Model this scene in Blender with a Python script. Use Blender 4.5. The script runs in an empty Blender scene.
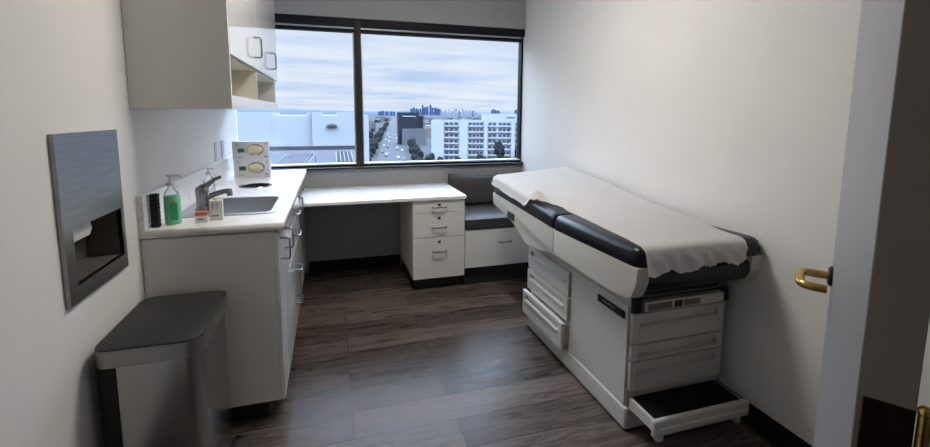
import bpy, bmesh, math, random
from mathutils import Vector, Matrix, noise
random.seed(7)
S = bpy.context.scene
COL = S.collection
PI = math.pi

# ------------------------------------------------------------------ camera
CP = dict(f=443.346, cy=168.03, pitch=.1227, yaw=.2926, roll=-.0058, x=.7366, y=0.0, z=1.3752)
def cam_basis():
    c, s = math.cos(CP['yaw']), math.sin(CP['yaw']); cp, sp = math.cos(CP['pitch']), math.sin(CP['pitch'])
    r = Vector((c, -s, 0)); f = Vector((s*cp, c*cp, -sp)); u = Vector((s*sp, c*sp, cp))
    cr, sr = math.cos(CP['roll']), math.sin(CP['roll'])
    return r*cr - u*sr, r*sr + u*cr, f
R_, U_, F_ = cam_basis()
cd = bpy.data.cameras.new('camera'); cam = bpy.data.objects.new('camera', cd); COL.objects.link(cam)
m = Matrix((R_, U_, -F_)).transposed().to_4x4(); m.translation = Vector((CP['x'], CP['y'], CP['z']))
cam.matrix_world = m
cd.sensor_width = 36; cd.lens = CP['f']/930*36; cd.shift_y = -(223.5-CP['cy'])/930
cd.clip_start = .02; cd.clip_end = 30000
S.camera = cam
def ray(px, py):
    return (R_*((px-465)/CP['f']) + U_*((CP['cy']-py)/CP['f']) + F_)
def far(px, py, y):
    """world point seen at a photo pixel, at depth y"""
    d = ray(px, py); t = y/d.y
    return Vector((CP['x'], 0, CP['z'])) + d*t

# ------------------------------------------------------------------ materials
def new_mat(name):
    mt = bpy.data.materials.new(name); mt.use_nodes = True
    nt = mt.node_tree; b = nt.nodes['Principled BSDF']
    return mt, nt, b
def mat(name, col, rough=.5, metal=0.0, var=0.0, scale=20.0, bump=0.0, bscale=200.0, spec=.5, coat=0.0, stretch=None):
    mt, nt, b = new_mat(name)
    b.inputs['Base Color'].default_value = (*col, 1); b.inputs['Roughness'].default_value = rough
    b.inputs['Metallic'].default_value = metal; b.inputs['Specular IOR Level'].default_value = spec
    b.inputs['Coat Weight'].default_value = coat
    N = nt.nodes; L = nt.links
    if var or bump:
        tc = N.new('ShaderNodeTexCoord'); mp = N.new('ShaderNodeMapping')
        if stretch: mp.inputs['Scale'].default_value = stretch
        L.new(tc.outputs['Object'], mp.inputs['Vector'])
    if var:
        n = N.new('ShaderNodeTexNoise'); n.inputs['Scale'].default_value = scale; n.inputs['Detail'].default_value = 5
        L.new(mp.outputs[0], n.inputs['Vector'])
        r = N.new('ShaderNodeValToRGB')
        r.color_ramp.elements[0].position = .3; r.color_ramp.elements[1].position = .7
        r.color_ramp.elements[0].color = (*[c*(1-var) for c in col], 1)
        r.color_ramp.elements[1].color = (*[min(1, c*(1+var)) for c in col], 1)
        L.new(n.outputs['Fac'], r.inputs['Fac']); L.new(r.outputs['Color'], b.inputs['Base Color'])
    if bump:
        n2 = N.new('ShaderNodeTexNoise'); n2.inputs['Scale'].default_value = bscale; n2.inputs['Detail'].default_value = 3
        L.new(mp.outputs[0], n2.inputs['Vector'])
        bp = N.new('ShaderNodeBump'); bp.inputs['Strength'].default_value = bump; bp.inputs['Distance'].default_value = .01
        L.new(n2.outputs['Fac'], bp.inputs['Height']); L.new(bp.outputs[0], b.inputs['Normal'])
    return mt

def marble():
    mt, nt, b = new_mat('white_marble'); N = nt.nodes; L = nt.links
    tc = N.new('ShaderNodeTexCoord')
    n = N.new('ShaderNodeTexNoise'); n.inputs['Scale'].default_value = 2.2; n.inputs['Detail'].default_value = 8; n.inputs['Distortion'].default_value = 1.6
    L.new(tc.outputs['Object'], n.inputs['Vector'])
    r = N.new('ShaderNodeValToRGB'); e = r.color_ramp.elements
    e[0].position = .46; e[0].color = (.80, .79, .78, 1); e[1].position = .53; e[1].color = (.80, .79, .78, 1)
    k = e.new(.495); k.color = (.69, .68, .67, 1)
    L.new(n.outputs['Fac'], r.inputs['Fac']); L.new(r.outputs['Color'], b.inputs['Base Color'])
    b.inputs['Roughness'].default_value = .28
    return mt

def wood_floor():
    mt, nt, b = new_mat('brown_wood_planks'); N = nt.nodes; L = nt.links
    tc = N.new('ShaderNodeTexCoord')
    br = N.new('ShaderNodeTexBrick'); br.offset = .37; br.squash = 1
    br.inputs['Scale'].default_value = 1; br.inputs['Brick Width'].default_value = 1.22; br.inputs['Row Height'].default_value = .18
    br.inputs['Mortar Size'].default_value = .0028; br.inputs['Mortar Smooth'].default_value = .2; br.inputs['Bias'].default_value = 0
    br.inputs['Color1'].default_value = (0, 0, 0, 1); br.inputs['Color2'].default_value = (1, 1, 1, 1); br.inputs['Mortar'].default_value = (.5, .5, .5, 1)
    L.new(tc.outputs['Object'], br.inputs['Vector'])
    ad = N.new('ShaderNodeVectorMath'); ad.operation = 'MULTIPLY_ADD'
    ad.inputs[1].default_value = (7, 13, 3)
    L.new(br.outputs['Color'], ad.inputs[0]); L.new(tc.outputs['Object'], ad.inputs[2])
    mp = N.new('ShaderNodeMapping'); mp.inputs['Scale'].default_value = (1.6, 11, 1); L.new(ad.outputs[0], mp.inputs['Vector'])
    n = N.new('ShaderNodeTexNoise'); n.inputs['Scale'].default_value = 2.0; n.inputs['Detail'].default_value = 8; n.inputs['Roughness'].default_value = .72; n.inputs['Distortion'].default_value = 1.2
    L.new(mp.outputs[0], n.inputs['Vector'])
    mx = N.new('ShaderNodeMix'); mx.data_type = 'FLOAT'; mx.inputs[0].default_value = .20
    L.new(n.outputs['Fac'], mx.inputs[2]); L.new(br.outputs['Color'], mx.inputs[3])
    r = N.new('ShaderNodeValToRGB'); e = r.color_ramp.elements
    e[0].position = .33; e[0].color = (.034, .026, .0225, 1); e[1].position = .70; e[1].color = (.170, .138, .122, 1)
    k = e.new(.5); k.color = (.082, .064, .056, 1)
    L.new(mx.outputs[0], r.inputs['Fac'])
    dk = N.new('ShaderNodeMix'); dk.data_type = 'RGBA'; dk.inputs[7].default_value = (.018, .014, .012, 1)
    L.new(br.outputs['Fac'], dk.inputs[0]); L.new(r.outputs['Color'], dk.inputs[6]); L.new(dk.outputs[2], b.inputs['Base Color'])
    rr = N.new('ShaderNodeMapRange'); default_value = .42; rr.inputs['To Max'].default_value = .62; b.inputs['Specular IOR Level'].default_value = .09
    L.new(n.outputs['Fac'], rr.inputs['Value']); L.new(rr.outputs[0], b.inputs['Roughness'])
    bp = N.new('ShaderNodeBump'); bp.inputs['Strength'].default_value = .25; bp.inputs['Distance'].default_value = .003
    L.new(n.outputs['Fac'], bp.inputs['Height']); L.new(bp.outputs[0], b.inputs['Normal'])
    return mt

def glass_mat(name, tint=(1, 1, 1), refl=1.0):
    mt = bpy.data.materials.new(name); mt.use_nodes = True; nt = mt.node_tree; N = nt.nodes; L = nt.links
    N.remove(N['Principled BSDF']); out = N['Material Output']
    tr = N.new('ShaderNodeBsdfTransparent'); tr.inputs[0].default_value = (*tint, 1)
    gl = N.new('ShaderNodeBsdfGlossy'); gl.inputs['Roughness'].default_value = .02
    fr = N.new('ShaderNodeFresnel'); fr.inputs['IOR'].default_value = 1.45
    mu = N.new('ShaderNodeMath'); mu.operation = 'MULTIPLY'; mu.inputs[1].default_value = refl
    L.new(fr.outputs[0], mu.inputs[0])
    mx = N.new('ShaderNodeMixShader'); L.new(mu.outputs[0], mx.inputs[0]); L.new(tr.outputs[0], mx.inputs[1]); L.new(gl.outputs[0], mx.inputs[2])
    L.new(mx.outputs[0], out.inputs['Surface'])
    return mt

def emit(name, col, st):
    mt = bpy.data.materials.new(name); mt.use_nodes = True; nt = mt.node_tree; N = nt.nodes
    b = N['Principled BSDF']; b.inputs['Base Color'].default_value = (.8, .8, .8, 1)
    b.inputs['Emission Color'].default_value = (*col, 1); b.inputs['Emission Strength'].default_value = st
    return mt

M = dict(
    wall=mat('warm_white_paint', (.77, .76, .74), .75, var=.015, scale=3, bump=.03, bscale=350),
    ceil=mat('ceiling_tile', (.76, .75, .72), .9, bump=.15, bscale=150),
    bulk=mat('shaded_soffit_grey', (.35, .35, .36), .8, var=.02, scale=4),  # backlit shade above the window put into a darker wall colour
    greywall=mat('shaded_lower_wall_grey', (.31, .31, .32), .8, var=.02, scale=4),  # wall colour darkened to carry the shade below the window
    floor=wood_floor(),
    cove=mat('black_rubber_cove', (.008, .008, .009), .6, spec=.25),
    lam=mat('white_laminate', (.70, .69, .66), .38, var=.012, scale=5),
    lamg=mat('glossy_white_laminate', (.74, .74, .74), .07, var=.01, scale=5, spec=.8),
    lamin=mat('cream_melamine', (.66, .63, .53), .5),
    kick=mat('black_toe_kick', (.012, .012, .012), .6),
    marble=marble(),
    chrome=mat('brushed_nickel', (.33, .33, .34), .25, 1),
    steel=mat('brushed_stainless', (.40, .39, .385), .24, 1, var=.05, scale=6, stretch=(1, 1, .1)),
    bsteel=mat('brushed_stainless_plate', (.28, .275, .27), .34, 1, var=.12, scale=5, bump=.06, bscale=50, stretch=(1, 1, 30)),
    faucet=mat('dull_grey_chrome', (.30, .31, .33), .22, 1),
    sink=mat('satin_sink_steel', (.42, .42, .42), .32, 1),
    dark=mat('dark_recess', (.02, .02, .02), .6),
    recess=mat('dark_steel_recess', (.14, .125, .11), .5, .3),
    rim=mat('dark_steel_rim', (.30, .295, .285), .32, .9),
    lid=mat('dark_grey_lid_plastic', (.020, .0195, .019), .5, bump=.03, bscale=400),
    blackp=mat('black_plastic', (.008, .008, .009), .45, spec=.25),
    tread=mat('black_rubber', (.005, .005, .005), .9, spec=.15),
    bronze=mat('dark_window_sill', (.010, .010, .011), .5),
    mull=mat('bronze_mullion', (.026, .021, .018), .5, spec=.25),
    frame=mat('black_anodised_frame', (.006, .007, .010), .5, spec=.2),
    bead=mat('pale_glazing_bead', (.62, .66, .72), .3, .6),
    glass=glass_mat('window_glass', (.97, .98, 1), .8),
    clear=glass_mat('clear_plastic', (.96, .97, .98), .7),
    vinyl=mat('black_vinyl', (.006, .006, .011), .32, bump=.08, bscale=90, spec=.3),
    shell=mat('greige_enamel', (.50, .485, .44), .34, var=.01, scale=6),
    shell2=mat('greige_drawer_enamel', (.50, .485, .445), .36),
    paper=mat('white_exam_paper', (.88, .865, .85), .9, var=.02, scale=8, bump=.12, bscale=60),
    uph=mat('charcoal_vinyl_cushion', (.043, .039, .038), .55, bump=.1, bscale=200),
    door=mat('grey_door_paint', (.30, .31, .34), .45, var=.02, scale=6, bump=.04, bscale=90),
    dooredge=mat('tan_door_edge', (.42, .37, .32), .6, var=.04, scale=12),
    brass=mat('aged_brass', (.60, .40, .13), .25, 1, var=.15, scale=30),
    oldbronze=mat('oil_rubbed_bronze', (.045, .030, .022), .45, .8, var=.2, scale=40),
    soap=mat('green_soap', (.20, .60, .34), .12, coat=.6),
    soaplab=mat('green_soap_label', (.02, .36, .14), .4),
    red=mat('red_print', (.55, .06, .05), .5),
    white=mat('white_plastic', (.75, .75, .74), .4),
    card=mat('white_carton', (.70, .69, .68), .6, var=.02, scale=20),
    cardg=mat('grey_white_carton', (.60, .61, .64), .6, var=.04, scale=30),
    orange=mat('orange_carton', (.62, .17, .07), .6),
    green=mat('green_print', (.03, .30, .12), .5),
    greyink=mat('grey_print', (.20, .20, .22), .6),
    yel=mat('yellow_green_print', (.55, .60, .06), .5),
    glove=mat('cream_latex_gloves', (.66, .58, .38), .6, var=.2, scale=60),
    towel=mat('white_paper_towel', (.75, .73, .70), .9),
    sponge=mat('black_scrub_foam', (.012, .012, .012), .95, bump=.8, bscale=220),
    plate=mat('outlet_plate_plastic', (.66, .67, .69), .4),
    # outdoors
    ground=mat('city_ground', (0.0167, 0.019, 0.0213), .95, var=.45, scale=.02),
    asphalt=mat('asphalt', (0.0213, 0.0236, 0.0289), .9, var=.1, scale=.05),
    stucco=mat('white_stucco', (0.1558, 0.1672, 0.19), .8, var=.02, scale=.2),
    stucco2=mat('pale_rooftop_wall', (0.1444, 0.1558, 0.1786), .85, var=.02, scale=.1),
    pane=mat('dark_window_glass', (0.0213, 0.0274, 0.0395), .4),
    blackf=mat('black_cladding', (0.0091, 0.0106, 0.0152), .5, var=.1, scale=.1),
    conc=mat('grey_concrete', (0.0471, 0.0502, 0.057), .9, var=.05, scale=.1),
    roofs=mat('grey_roof_membrane', (0.0243, 0.0266, 0.0319), .9, var=.08, scale=.2),
    solar=mat('blue_grey_solar_cells', (0.0258, 0.0289, 0.038), .8, var=.1, scale=1),
    alu=mat('bare_aluminium', (0.0912, 0.0988, 0.114), .6),
    leaf=mat('dusty_green_foliage', (0.0061, 0.0084, 0.0084), .9, var=.45, scale=.5, bump=.5, bscale=1.5),
    bark=mat('grey_bark', (0.0912, 0.076, 0.0608), .9),
    towerA=mat('haze_blue_tower', (0.0167, 0.0342, 0.076), .5, var=.1, scale=.01),  # distance haze mixed into the base colour as blue
    towerB=mat('pale_haze_tower', (0.0456, 0.0684, 0.1102), .6, var=.1, scale=.01),  # paler haze tint, also in the base colour
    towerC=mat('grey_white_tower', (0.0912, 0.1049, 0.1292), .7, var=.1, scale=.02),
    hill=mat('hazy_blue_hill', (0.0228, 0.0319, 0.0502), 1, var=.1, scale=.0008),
    hw=[mat('house_wall_white', (0.1064, 0.1102, 0.1216), .85), mat('house_wall_grey', (0.0456, 0.0494, 0.057), .85), mat('house_wall_tan', (0.0684, 0.0646, 0.0608), .85), mat('house_roof_brown', (0.038, 0.0304, 0.0289), .85)],
    redroof=mat('red_roof', (0.342, 0.0912, 0.076), .8),
    carw=mat('car_white', (0.152, 0.152, 0.1596), .3), cark=mat('car_dark', (0.0304, 0.0342, 0.038), .3),
    lamp=emit('ceiling_light_diffuser', (1, .93, .85), 31.0),
    hall=emit('hall_light_diffuser', (1, .90, .78), .25),
)

for k in ('ground', 'asphalt', 'stucco', 'stucco2', 'pane', 'blackf', 'conc', 'roofs', 'solar', 'alu', 'leaf', 'bark', 'towerA', 'towerB', 'towerC', 'hill', 'redroof'):
    M[k].node_tree.nodes['Principled BSDF'].inputs['Specular IOR Level'].default_value = .06
for mt in M['hw']: mt.node_tree.nodes['Principled BSDF'].inputs['Specular IOR Level'].default_value = .06
# ------------------------------------------------------------------ mesh helpers
def bm_new(): return bmesh.new()
def box(bm, x0, x1, y0, y1, z0, z1, bev=0.0, seg=2, mi=0, rot=None, piv=None):
    vs = [bm.verts.new((x, y, z)) for x in (x0, x1) for y in (y0, y1) for z in (z0, z1)]
    idx = [(0, 1, 3, 2), (4, 6, 7, 5), (0, 4, 5, 1), (2, 3, 7, 6), (0, 2, 6, 4), (1, 5, 7, 3)]
    fs = [bm.faces.new([vs[i] for i in f]) for f in idx]
    for f in fs: f.material_index = mi
    if bev > 0:
        es = list({e for f in fs for e in f.edges})
        r = bmesh.ops.bevel(bm, geom=es, offset=bev, segments=seg, profile=.5, affect='EDGES', clamp_overlap=True)
        for f in r['faces']: f.material_index = mi
        vs = list({v for f in r['faces'] for v in f.verts} | {v for v in vs if v.is_valid})
    if rot is not None:
        bmesh.ops.rotate(bm, verts=[v for v in vs if v.is_valid], cent=piv or Vector(((x0+x1)/2, (y0+y1)/2, (z0+z1)/2)), matrix=rot)
    return bm
def prism(bm, pts, axis, a0, a1, bev=0.0, seg=2, mi=0):
    """closed outline pts (2D) swept along axis 'x','y' or 'z' from a0 to a1"""
    def P(p, a):
        return {'x': (a, p[0], p[1]), 'y': (p[0], a, p[1]), 'z': (p[0], p[1], a)}[axis]
    A = [bm.verts.new(P(p, a0)) for p in pts]; B = [bm.verts.new(P(p, a1)) for p in pts]
    n = len(pts); fs = [bm.faces.new(A), bm.faces.new(list(reversed(B)))]
    for i in range(n): fs.append(bm.faces.new((A[i], B[i], B[(i+1) % n], A[(i+1) % n])))
    for f in fs: f.material_index = mi
    if bev:
        es = list({e for f in fs for e in f.edges})
        r = bmesh.ops.bevel(bm, geom=es, offset=bev, segments=seg, profile=.5, affect='EDGES', clamp_overlap=True)
        for f in r['faces']: f.material_index = mi
    return bm
def round_poly(pts, rads, n=5):
    out = []; k = len(pts)
    for i, p in enumerate(pts):
        r = rads[i] if isinstance(rads, (list, tuple)) else rads
        p = Vector(p); a = Vector(pts[i-1]); b = Vector(pts[(i+1) % k])
        if r <= 0: out.append(tuple(p)); continue
        da = (a-p).normalized(); db = (b-p).normalized()
        ang = da.angle(db); d = min(r/math.tan(ang/2), (a-p).length*.49, (b-p).length*.49)
        s, e = p+da*d, p+db*d
        for j in range(n+1):
            t = j/n; out.append(tuple((1-t)**2*s + 2*t*(1-t)*p + t*t*e))
    return out
def tube(bm, pts, r, seg=10, mi=0, closed=False):
    pts = [Vector(p) for p in pts]; n = len(pts); rings = []
    rr = r if isinstance(r, (list, tuple)) else [r]*n
    t0 = (pts[1]-pts[0]).normalized(); ref = Vector((0, 0, 1)) if abs(t0.z) < .9 else Vector((1, 0, 0))
    u = t0.cross(ref).normalized()
    for i, p in enumerate(pts):
        if closed: t = (pts[(i+1) % n]-pts[i-1]).normalized()
        elif i == 0: t = t0
        elif i == n-1: t = (pts[-1]-pts[-2]).normalized()
        else: t = ((pts[i+1]-p).normalized()+(p-pts[i-1]).normalized()).normalized()
        u = (u - t*u.dot(t)).normalized(); v = t.cross(u)
        rings.append([bm.verts.new(p+(u*math.cos(2*PI*k/seg)+v*math.sin(2*PI*k/seg))*rr[i]) for k in range(seg)])
    rng = range(n) if closed else range(n-1)
    for i in rng:
        a, b = rings[i], rings[(i+1) % n]
        for k in range(seg):
            f = bm.faces.new((a[k], a[(k+1) % seg], b[(k+1) % seg], b[k])); f.material_index = mi; f.smooth = True
    if not closed:
        f = bm.faces.new(list(reversed(rings[0]))); f.material_index = mi
        f = bm.faces.new(rings[-1]); f.material_index = mi
    return bm
def fillet(pts, r, n=4):
    out = [Vector(pts[0])]
    for i in range(1, len(pts)-1):
        p = Vector(pts[i]); a = Vector(pts[i-1]); b = Vector(pts[i+1])
        d = min(r, (a-p).length*.49, (b-p).length*.49)
        s, e = p+(a-p).normalized()*d, p+(b-p).normalized()*d
        for j in range(n+1):
            t = j/n; out.append((1-t)**2*s+2*t*(1-t)*p+t*t*e)
    out.append(Vector(pts[-1])); return out
def lathe(bm, cx, cy, prof, seg=24, mi=0, sx=1.0, sy=1.0):
    rings = []
    for r, z in prof:
        if r <= 1e-6: rings.append([bm.verts.new((cx, cy, z))])
        else: rings.append([bm.verts.new((cx+sx*r*math.cos(2*PI*k/seg), cy+sy*r*math.sin(2*PI*k/seg), z)) for k in range(seg)])
    for a, b in zip(rings[:-1], rings[1:]):
        for k in range(seg):
            k2 = (k+1) % seg
            if len(a) == 1 and len(b) == 1: continue
            if len(a) == 1: f = bm.faces.new((a[0], b[k2], b[k]))
            elif len(b) == 1: f = bm.faces.new((a[k], a[k2], b[0]))
            else: f = bm.faces.new((a[k], a[k2], b[k2], b[k]))
            f.material_index = mi; f.smooth = True
    return bm
def link(name, bm, mats, parent=None, smooth=None, origin=None):
    """one mesh object from world-space bmesh; origin at the base (or parent-relative)"""
    if not isinstance(mats, (list, tuple)): mats = [mats]
    bmesh.ops.recalc_face_normals(bm, faces=bm.faces)
    xs = [v.co for v in bm.verts]
    if origin is None:
        origin = Vector(((min(v.x for v in xs)+max(v.x for v in xs))/2, (min(v.y for v in xs)+max(v.y for v in xs))/2, min(v.z for v in xs)))
    origin = Vector(origin)
    bmesh.ops.translate(bm, verts=bm.verts, vec=-origin)
    me = bpy.data.meshes.new(name); bm.to_mesh(me); bm.free()
    for mt in mats: me.materials.append(mt)
    if smooth is not None:
        for p in me.polygons: p.use_smooth = True
        me.set_sharp_from_angle(angle=math.radians(smooth))
    o = bpy.data.objects.new(name, me); COL.objects.link(o)
    o['_w'] = list(origin)
    if parent is not None:
        o.parent = parent; o.location = origin - Vector(parent['_w'])
    else: o.location = origin
    return o
def tag(o, label=None, cat=None, group=None, kind=None):
    if label: o['label'] = label
    if cat: o['category'] = cat
    if group: o['group'] = group
    if kind: o['kind'] = kind
    return o
def thing(name, loc, label=None, cat=None, group=None, kind=None):
    o = bpy.data.objects.new(name, None); COL.objects.link(o); o.location = loc; o['_w'] = list(loc)
    o.empty_display_size = .05
    return tag(o, label, cat, group, kind)
def flat_with_holes(outer, holes, z0, z1):
    """slab from 2D outlines with holes"""
    cu = bpy.data.curves.new('tmp', 'CURVE'); cu.dimensions = '2D'; cu.fill_mode = 'BOTH'; cu.extrude = (z1-z0)/2
    for pts in [outer]+holes:
        sp = cu.splines.new('POLY'); sp.points.add(len(pts)-1); sp.use_cyclic_u = True
        for q, p in zip(sp.points, pts): q.co = (p[0], p[1], 0, 1)
    o = bpy.data.objects.new('tmp', cu); COL.objects.link(o)
    dg = bpy.context.evaluated_depsgraph_get(); me = bpy.data.meshes.new_from_object(o.evaluated_get(dg))
    bm = bmesh.new(); bm.from_mesh(me); bmesh.ops.translate(bm, verts=bm.verts, vec=(0, 0, (z0+z1)/2))
    bmesh.ops.remove_doubles(bm, verts=bm.verts, dist=1e-5)
    bpy.data.objects.remove(o); bpy.data.curves.remove(cu); bpy.data.meshes.remove(me)
    return bm
def circle(cx, cy, r, n=28, sx=1, sy=1): return [(cx+sx*r*math.cos(2*PI*k/n), cy+sy*r*math.sin(2*PI*k/n)) for k in range(n)]

# ------------------------------------------------------------------ room shell
W, D, H = 2.4855, 3.90, 2.60
DESK_Y = 3.228
def struct(name, bm, mats, smooth=None): return tag(link(name, bm, mats, None, smooth), kind='structure')
b = bm_new(); box(b, -.15, W+.15, .27, D+.12, -.08, 0); struct('floor', b, M['floor'])
b = bm_new(); box(b, -.15, W+.15, .27, D+.12, H, H+.08); struct('ceiling', b, M['ceil'])
# left wall with the pocket for the towel dispenser
b = bm_new()
hy0, hy1, hz0, hz1 = 1.512, 1.836, .860, 1.044
box(b, -.15, 0, .27, hy0, 0, H); box(b, -.15, 0, hy1, D+.12, 0, H)
box(b, -.15, 0, hy0, hy1, 0, hz0); box(b, -.15, 0, hy0, hy1, hz1, H); box(b, -.15, -.13, hy0, hy1, hz0, hz1)
bmesh.ops.remove_doubles(b, verts=b.verts, dist=1e-5)
struct('wall_left', b, M['wall'])
b = bm_new(); box(b, W, W+.15, .27, D+.12, 0, H); struct('wall_right', b, M['wall'])
WZ0, WZ1 = .917, 2.15
b = bm_new(); box(b, 0, W, D, D+.12, 0, WZ0-.022); struct('wall_window', b, M['greywall'])
b = bm_new(); box(b, 0, W, D-.012, D+.12, WZ1, H, .004); struct('wall_soffit', b, M['bulk'])
# entry wall with the doorway the camera looks through
JX0, JX1 = .40, 1.405
b = bm_new(); box(b, -.15, JX0, .12, .27, 0, H); box(b, JX1, W+.15, .12, .27, 0, H); box(b, JX0, JX1, .12, .27, 2.13, H)
struct('wall_entry', b, M['wall'])
b = bm_new()
box(b, JX1-.02, JX1, .12, .27, 0, 2.13); box(b, JX0, JX0+.02, .12, .27, 0, 2.13); box(b, JX0+.02, JX1-.02, .12, .27, 2.11, 2.13)
struct('trim_1', b, M['door'])
# hall behind the camera
b = bm_new(); box(b, -1.0, 3.4, -1.7, .27, -.08, -.0005); struct('floor_hall', b, M['floor'])
b = bm_new(); box(b, -1.0, 3.4, -1.7, .27, H+.0005, H+.08); struct('ceiling_hall', b, M['ceil'])
b = bm_new(); box(b, -1.0, 3.4, -1.8, -1.7, 0, H); box(b, -1.1, -1.0, -1.8, .27, 0, H); box(b, 3.4, 3.5, -1.8, .27, 0, H)
box(b, -1.0, -.15, .12, .27, 0, H); box(b, W+.15, 3.4, .12, .27, 0, H)
struct('wall_hall', b, M['wall'])
# cove base
def base(name, x0, x1, y0, y1):
    b = bm_new(); box(b, x0, x1, y0, y1, 0, .105, .004); struct(name, b, M['cove'])
base('baseboard_left', 0, .008, .27, 2.0)
base('baseboard_right', W-.008, W, .27, 3.26)
base('baseboard_window', .52, 1.30, D-.008, D)

# ------------------------------------------------------------------ window
win = thing('window_1', (W/2, D+.03, WZ0), kind='structure')
def wp(name, mt, *bxs, bev=.003):
    b = bm_new()
    for q in bxs: box(b, *q, bev)
    return link(name, b, mt, win)
FY0, FY1 = D+.03, D+.11
MX0, MX1 = .943, .996
wp('window_frame', M['frame'], (W-.018, W-.001, FY0, FY1, WZ0, 2.10), (.0, W-.018, FY0+.005, FY1, WZ0-.002, WZ0+.012))
wp('head_rail', M['frame'], (0, W-.001, D-.005, FY1, 2.084, WZ1), (0.0, W-.018, FY0+.01, FY1, 2.046, 2.071))
wp('head_bead', M['bead'], (0.0, W-.018, FY0-.004, FY1-.02, 2.071, 2.084))
wp('mullion', M['mull'], (MX0, MX1, D-.008, FY1, WZ0, 2.13), (MX0+.012, MX1-.012, D-.03, D-.005, WZ0, 2.13))
wp('sill_bead', M['bead'], (MX1, W-.018, FY0-.01, FY1-.02, WZ0+.012, WZ0+.026), (.0, MX0, FY0-.01, FY1-.02, WZ0+.012, WZ0+.026), bev=.002)
wp('side_bead', M['bead'], (MX1, MX1+.012, FY0+.03, FY1-.02, WZ0+.027, 2.05), (MX0-.012, MX0, FY0+.03, FY1-.02, WZ0+.027, 2.05), bev=.002)
wp('window_sill', M['bronze'], (0.0, W, D-.035, FY1, WZ0-.022, WZ0-.002), bev=.006)
for a, c in ((.001, MX0), (MX1, W-.019)):
    wp('pane', M['glass'], (a, c, D+.092, D+.098, WZ0+.02, 2.055), bev=0)

# ------------------------------------------------------------------ door, open into the room
TH = math.radians(55.15)
dv = Vector((math.sin(TH), math.cos(TH), 0)); nv = Vector((-math.cos(TH), math.sin(TH), 0))   # along the leaf / out of its room face
DA = Vector((1.3275, .3365, 0))
def dpt(s, n, z): p = DA+dv*s+nv*n; return Vector((p.x, p.y, z))
door = thing('door_1', (DA.x, DA.y, 0), kind='structure')
def dbox(bm, s0, s1, n0, n1, z0, z1, bev=0, mi=0):
    tmp = bm_new(); box(tmp, s0, s1, n0, n1, z0, z1, bev)
    for v in tmp.verts: v.co = dpt(v.co.x, v.co.y, v.co.z)
    me = bpy.data.meshes.new('t'); tmp.to_mesh(me); tmp.free(); k = len(bm.faces); bm.from_mesh(me); bpy.data.meshes.remove(me)
    bm.faces.ensure_lookup_table()
    for f in bm.faces[k:]: f.material_index = mi
DL, DT = .862, .051
b = bm_new(); dbox(b, 0, DL, -DT, 0, .012, 2.10, .0015)
link('door_leaf', b, M['door'], door)
b = bm_new(); dbox(b, -.0012, -.0002, -DT+.001, -.001, .013, 2.099); o = link('door_edge', b, M['dooredge'], door); tag(o, 'unpainted tan door edge')
for zc in (.28, .990, 1.85):
    b = bm_new(); dbox(b, -.004, -.0012, -DT+.0005, -.006, zc-.057, zc+.057, .0006)
    for q in range(3): dbox(b, -.0046, -.0038, -.016-.010*q, -.011-.010*q, zc-.04+.03*q, zc-.034+.03*q)
    h = tag(link('hinge', b, M['oldbronze'], door), 'dark bronze hinge leaf')
    b = bm_new(); p = dpt(-.004, -DT-.0065, 0)
    for k in range(5):
        lathe(b, p.x, p.y, [(0, zc-.057+k*.0228), (.0062, zc-.057+k*.0228), (.0062, zc-.0346+k*.0228), (0, zc-.0346+k*.0228)], 14)
    lathe(b, p.x, p.y, [(0, zc+.058), (.0072, zc+.058), (.0072, zc+.062), (.004, zc+.066), (0, zc+.067)], 14)
    link('knuckle', b, M['brass'], h, 40)
hz = .955; hs = .805
b = bm_new()
ros = [(0, 0), (.026, 0), (.026, .006), (.020, .010), (0, .010)]
seg = 24; rings = []
for r, d in ros:
    rings.append([b.verts.new(dpt(hs+r*math.cos(2*PI*k/seg), d, hz+r*math.sin(2*PI*k/seg))) for k in range(seg)] if r else [b.verts.new(dpt(hs, d, hz))])
for a, c in zip(rings[:-1], rings[1:]):
    for k in range(seg):
        k2 = (k+1) % seg
        if len(a) == 1: b.faces.new((a[0], c[k], c[k2]))
        elif len(c) == 1: b.faces.new((a[k], a[k2], c[0]))
        else: b.faces.new((a[k], a[k2], c[k2], c[k]))
lev = tag(link('rosette', b, M['oldbronze'], door, 40), 'dark round rosette')
b = bm_new(); tube(b, fillet([dpt(hs, .010, hz), dpt(hs, .068, hz), dpt(hs-.105, .066, hz-.004), dpt(hs-.110, .012, hz-.004)], .030, 7), .0105, 14)
tag(link('lever_handle', b, M['brass'], door, 50), 'brass lever handle')

# ------------------------------------------------------------------ pulls
def pull(parent, axis, c, length=.095, proj=.034, r=.0048, name='handle', vertical=True, out=(1, 0, 0), along=None):
    c = Vector(c); out = Vector(out); al = Vector(along) if along else Vector((0, 0, 1))
    pts = fillet([c-al*length/2, c-al*length/2+out*proj, c+al*length/2+out*proj, c+al*length/2], .014, 4)
    b = bm_new(); tube(b, pts, r, 8)
    return tag(link(name, b, M['chrome'], parent, 50), 'brushed metal wire pull')

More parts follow.
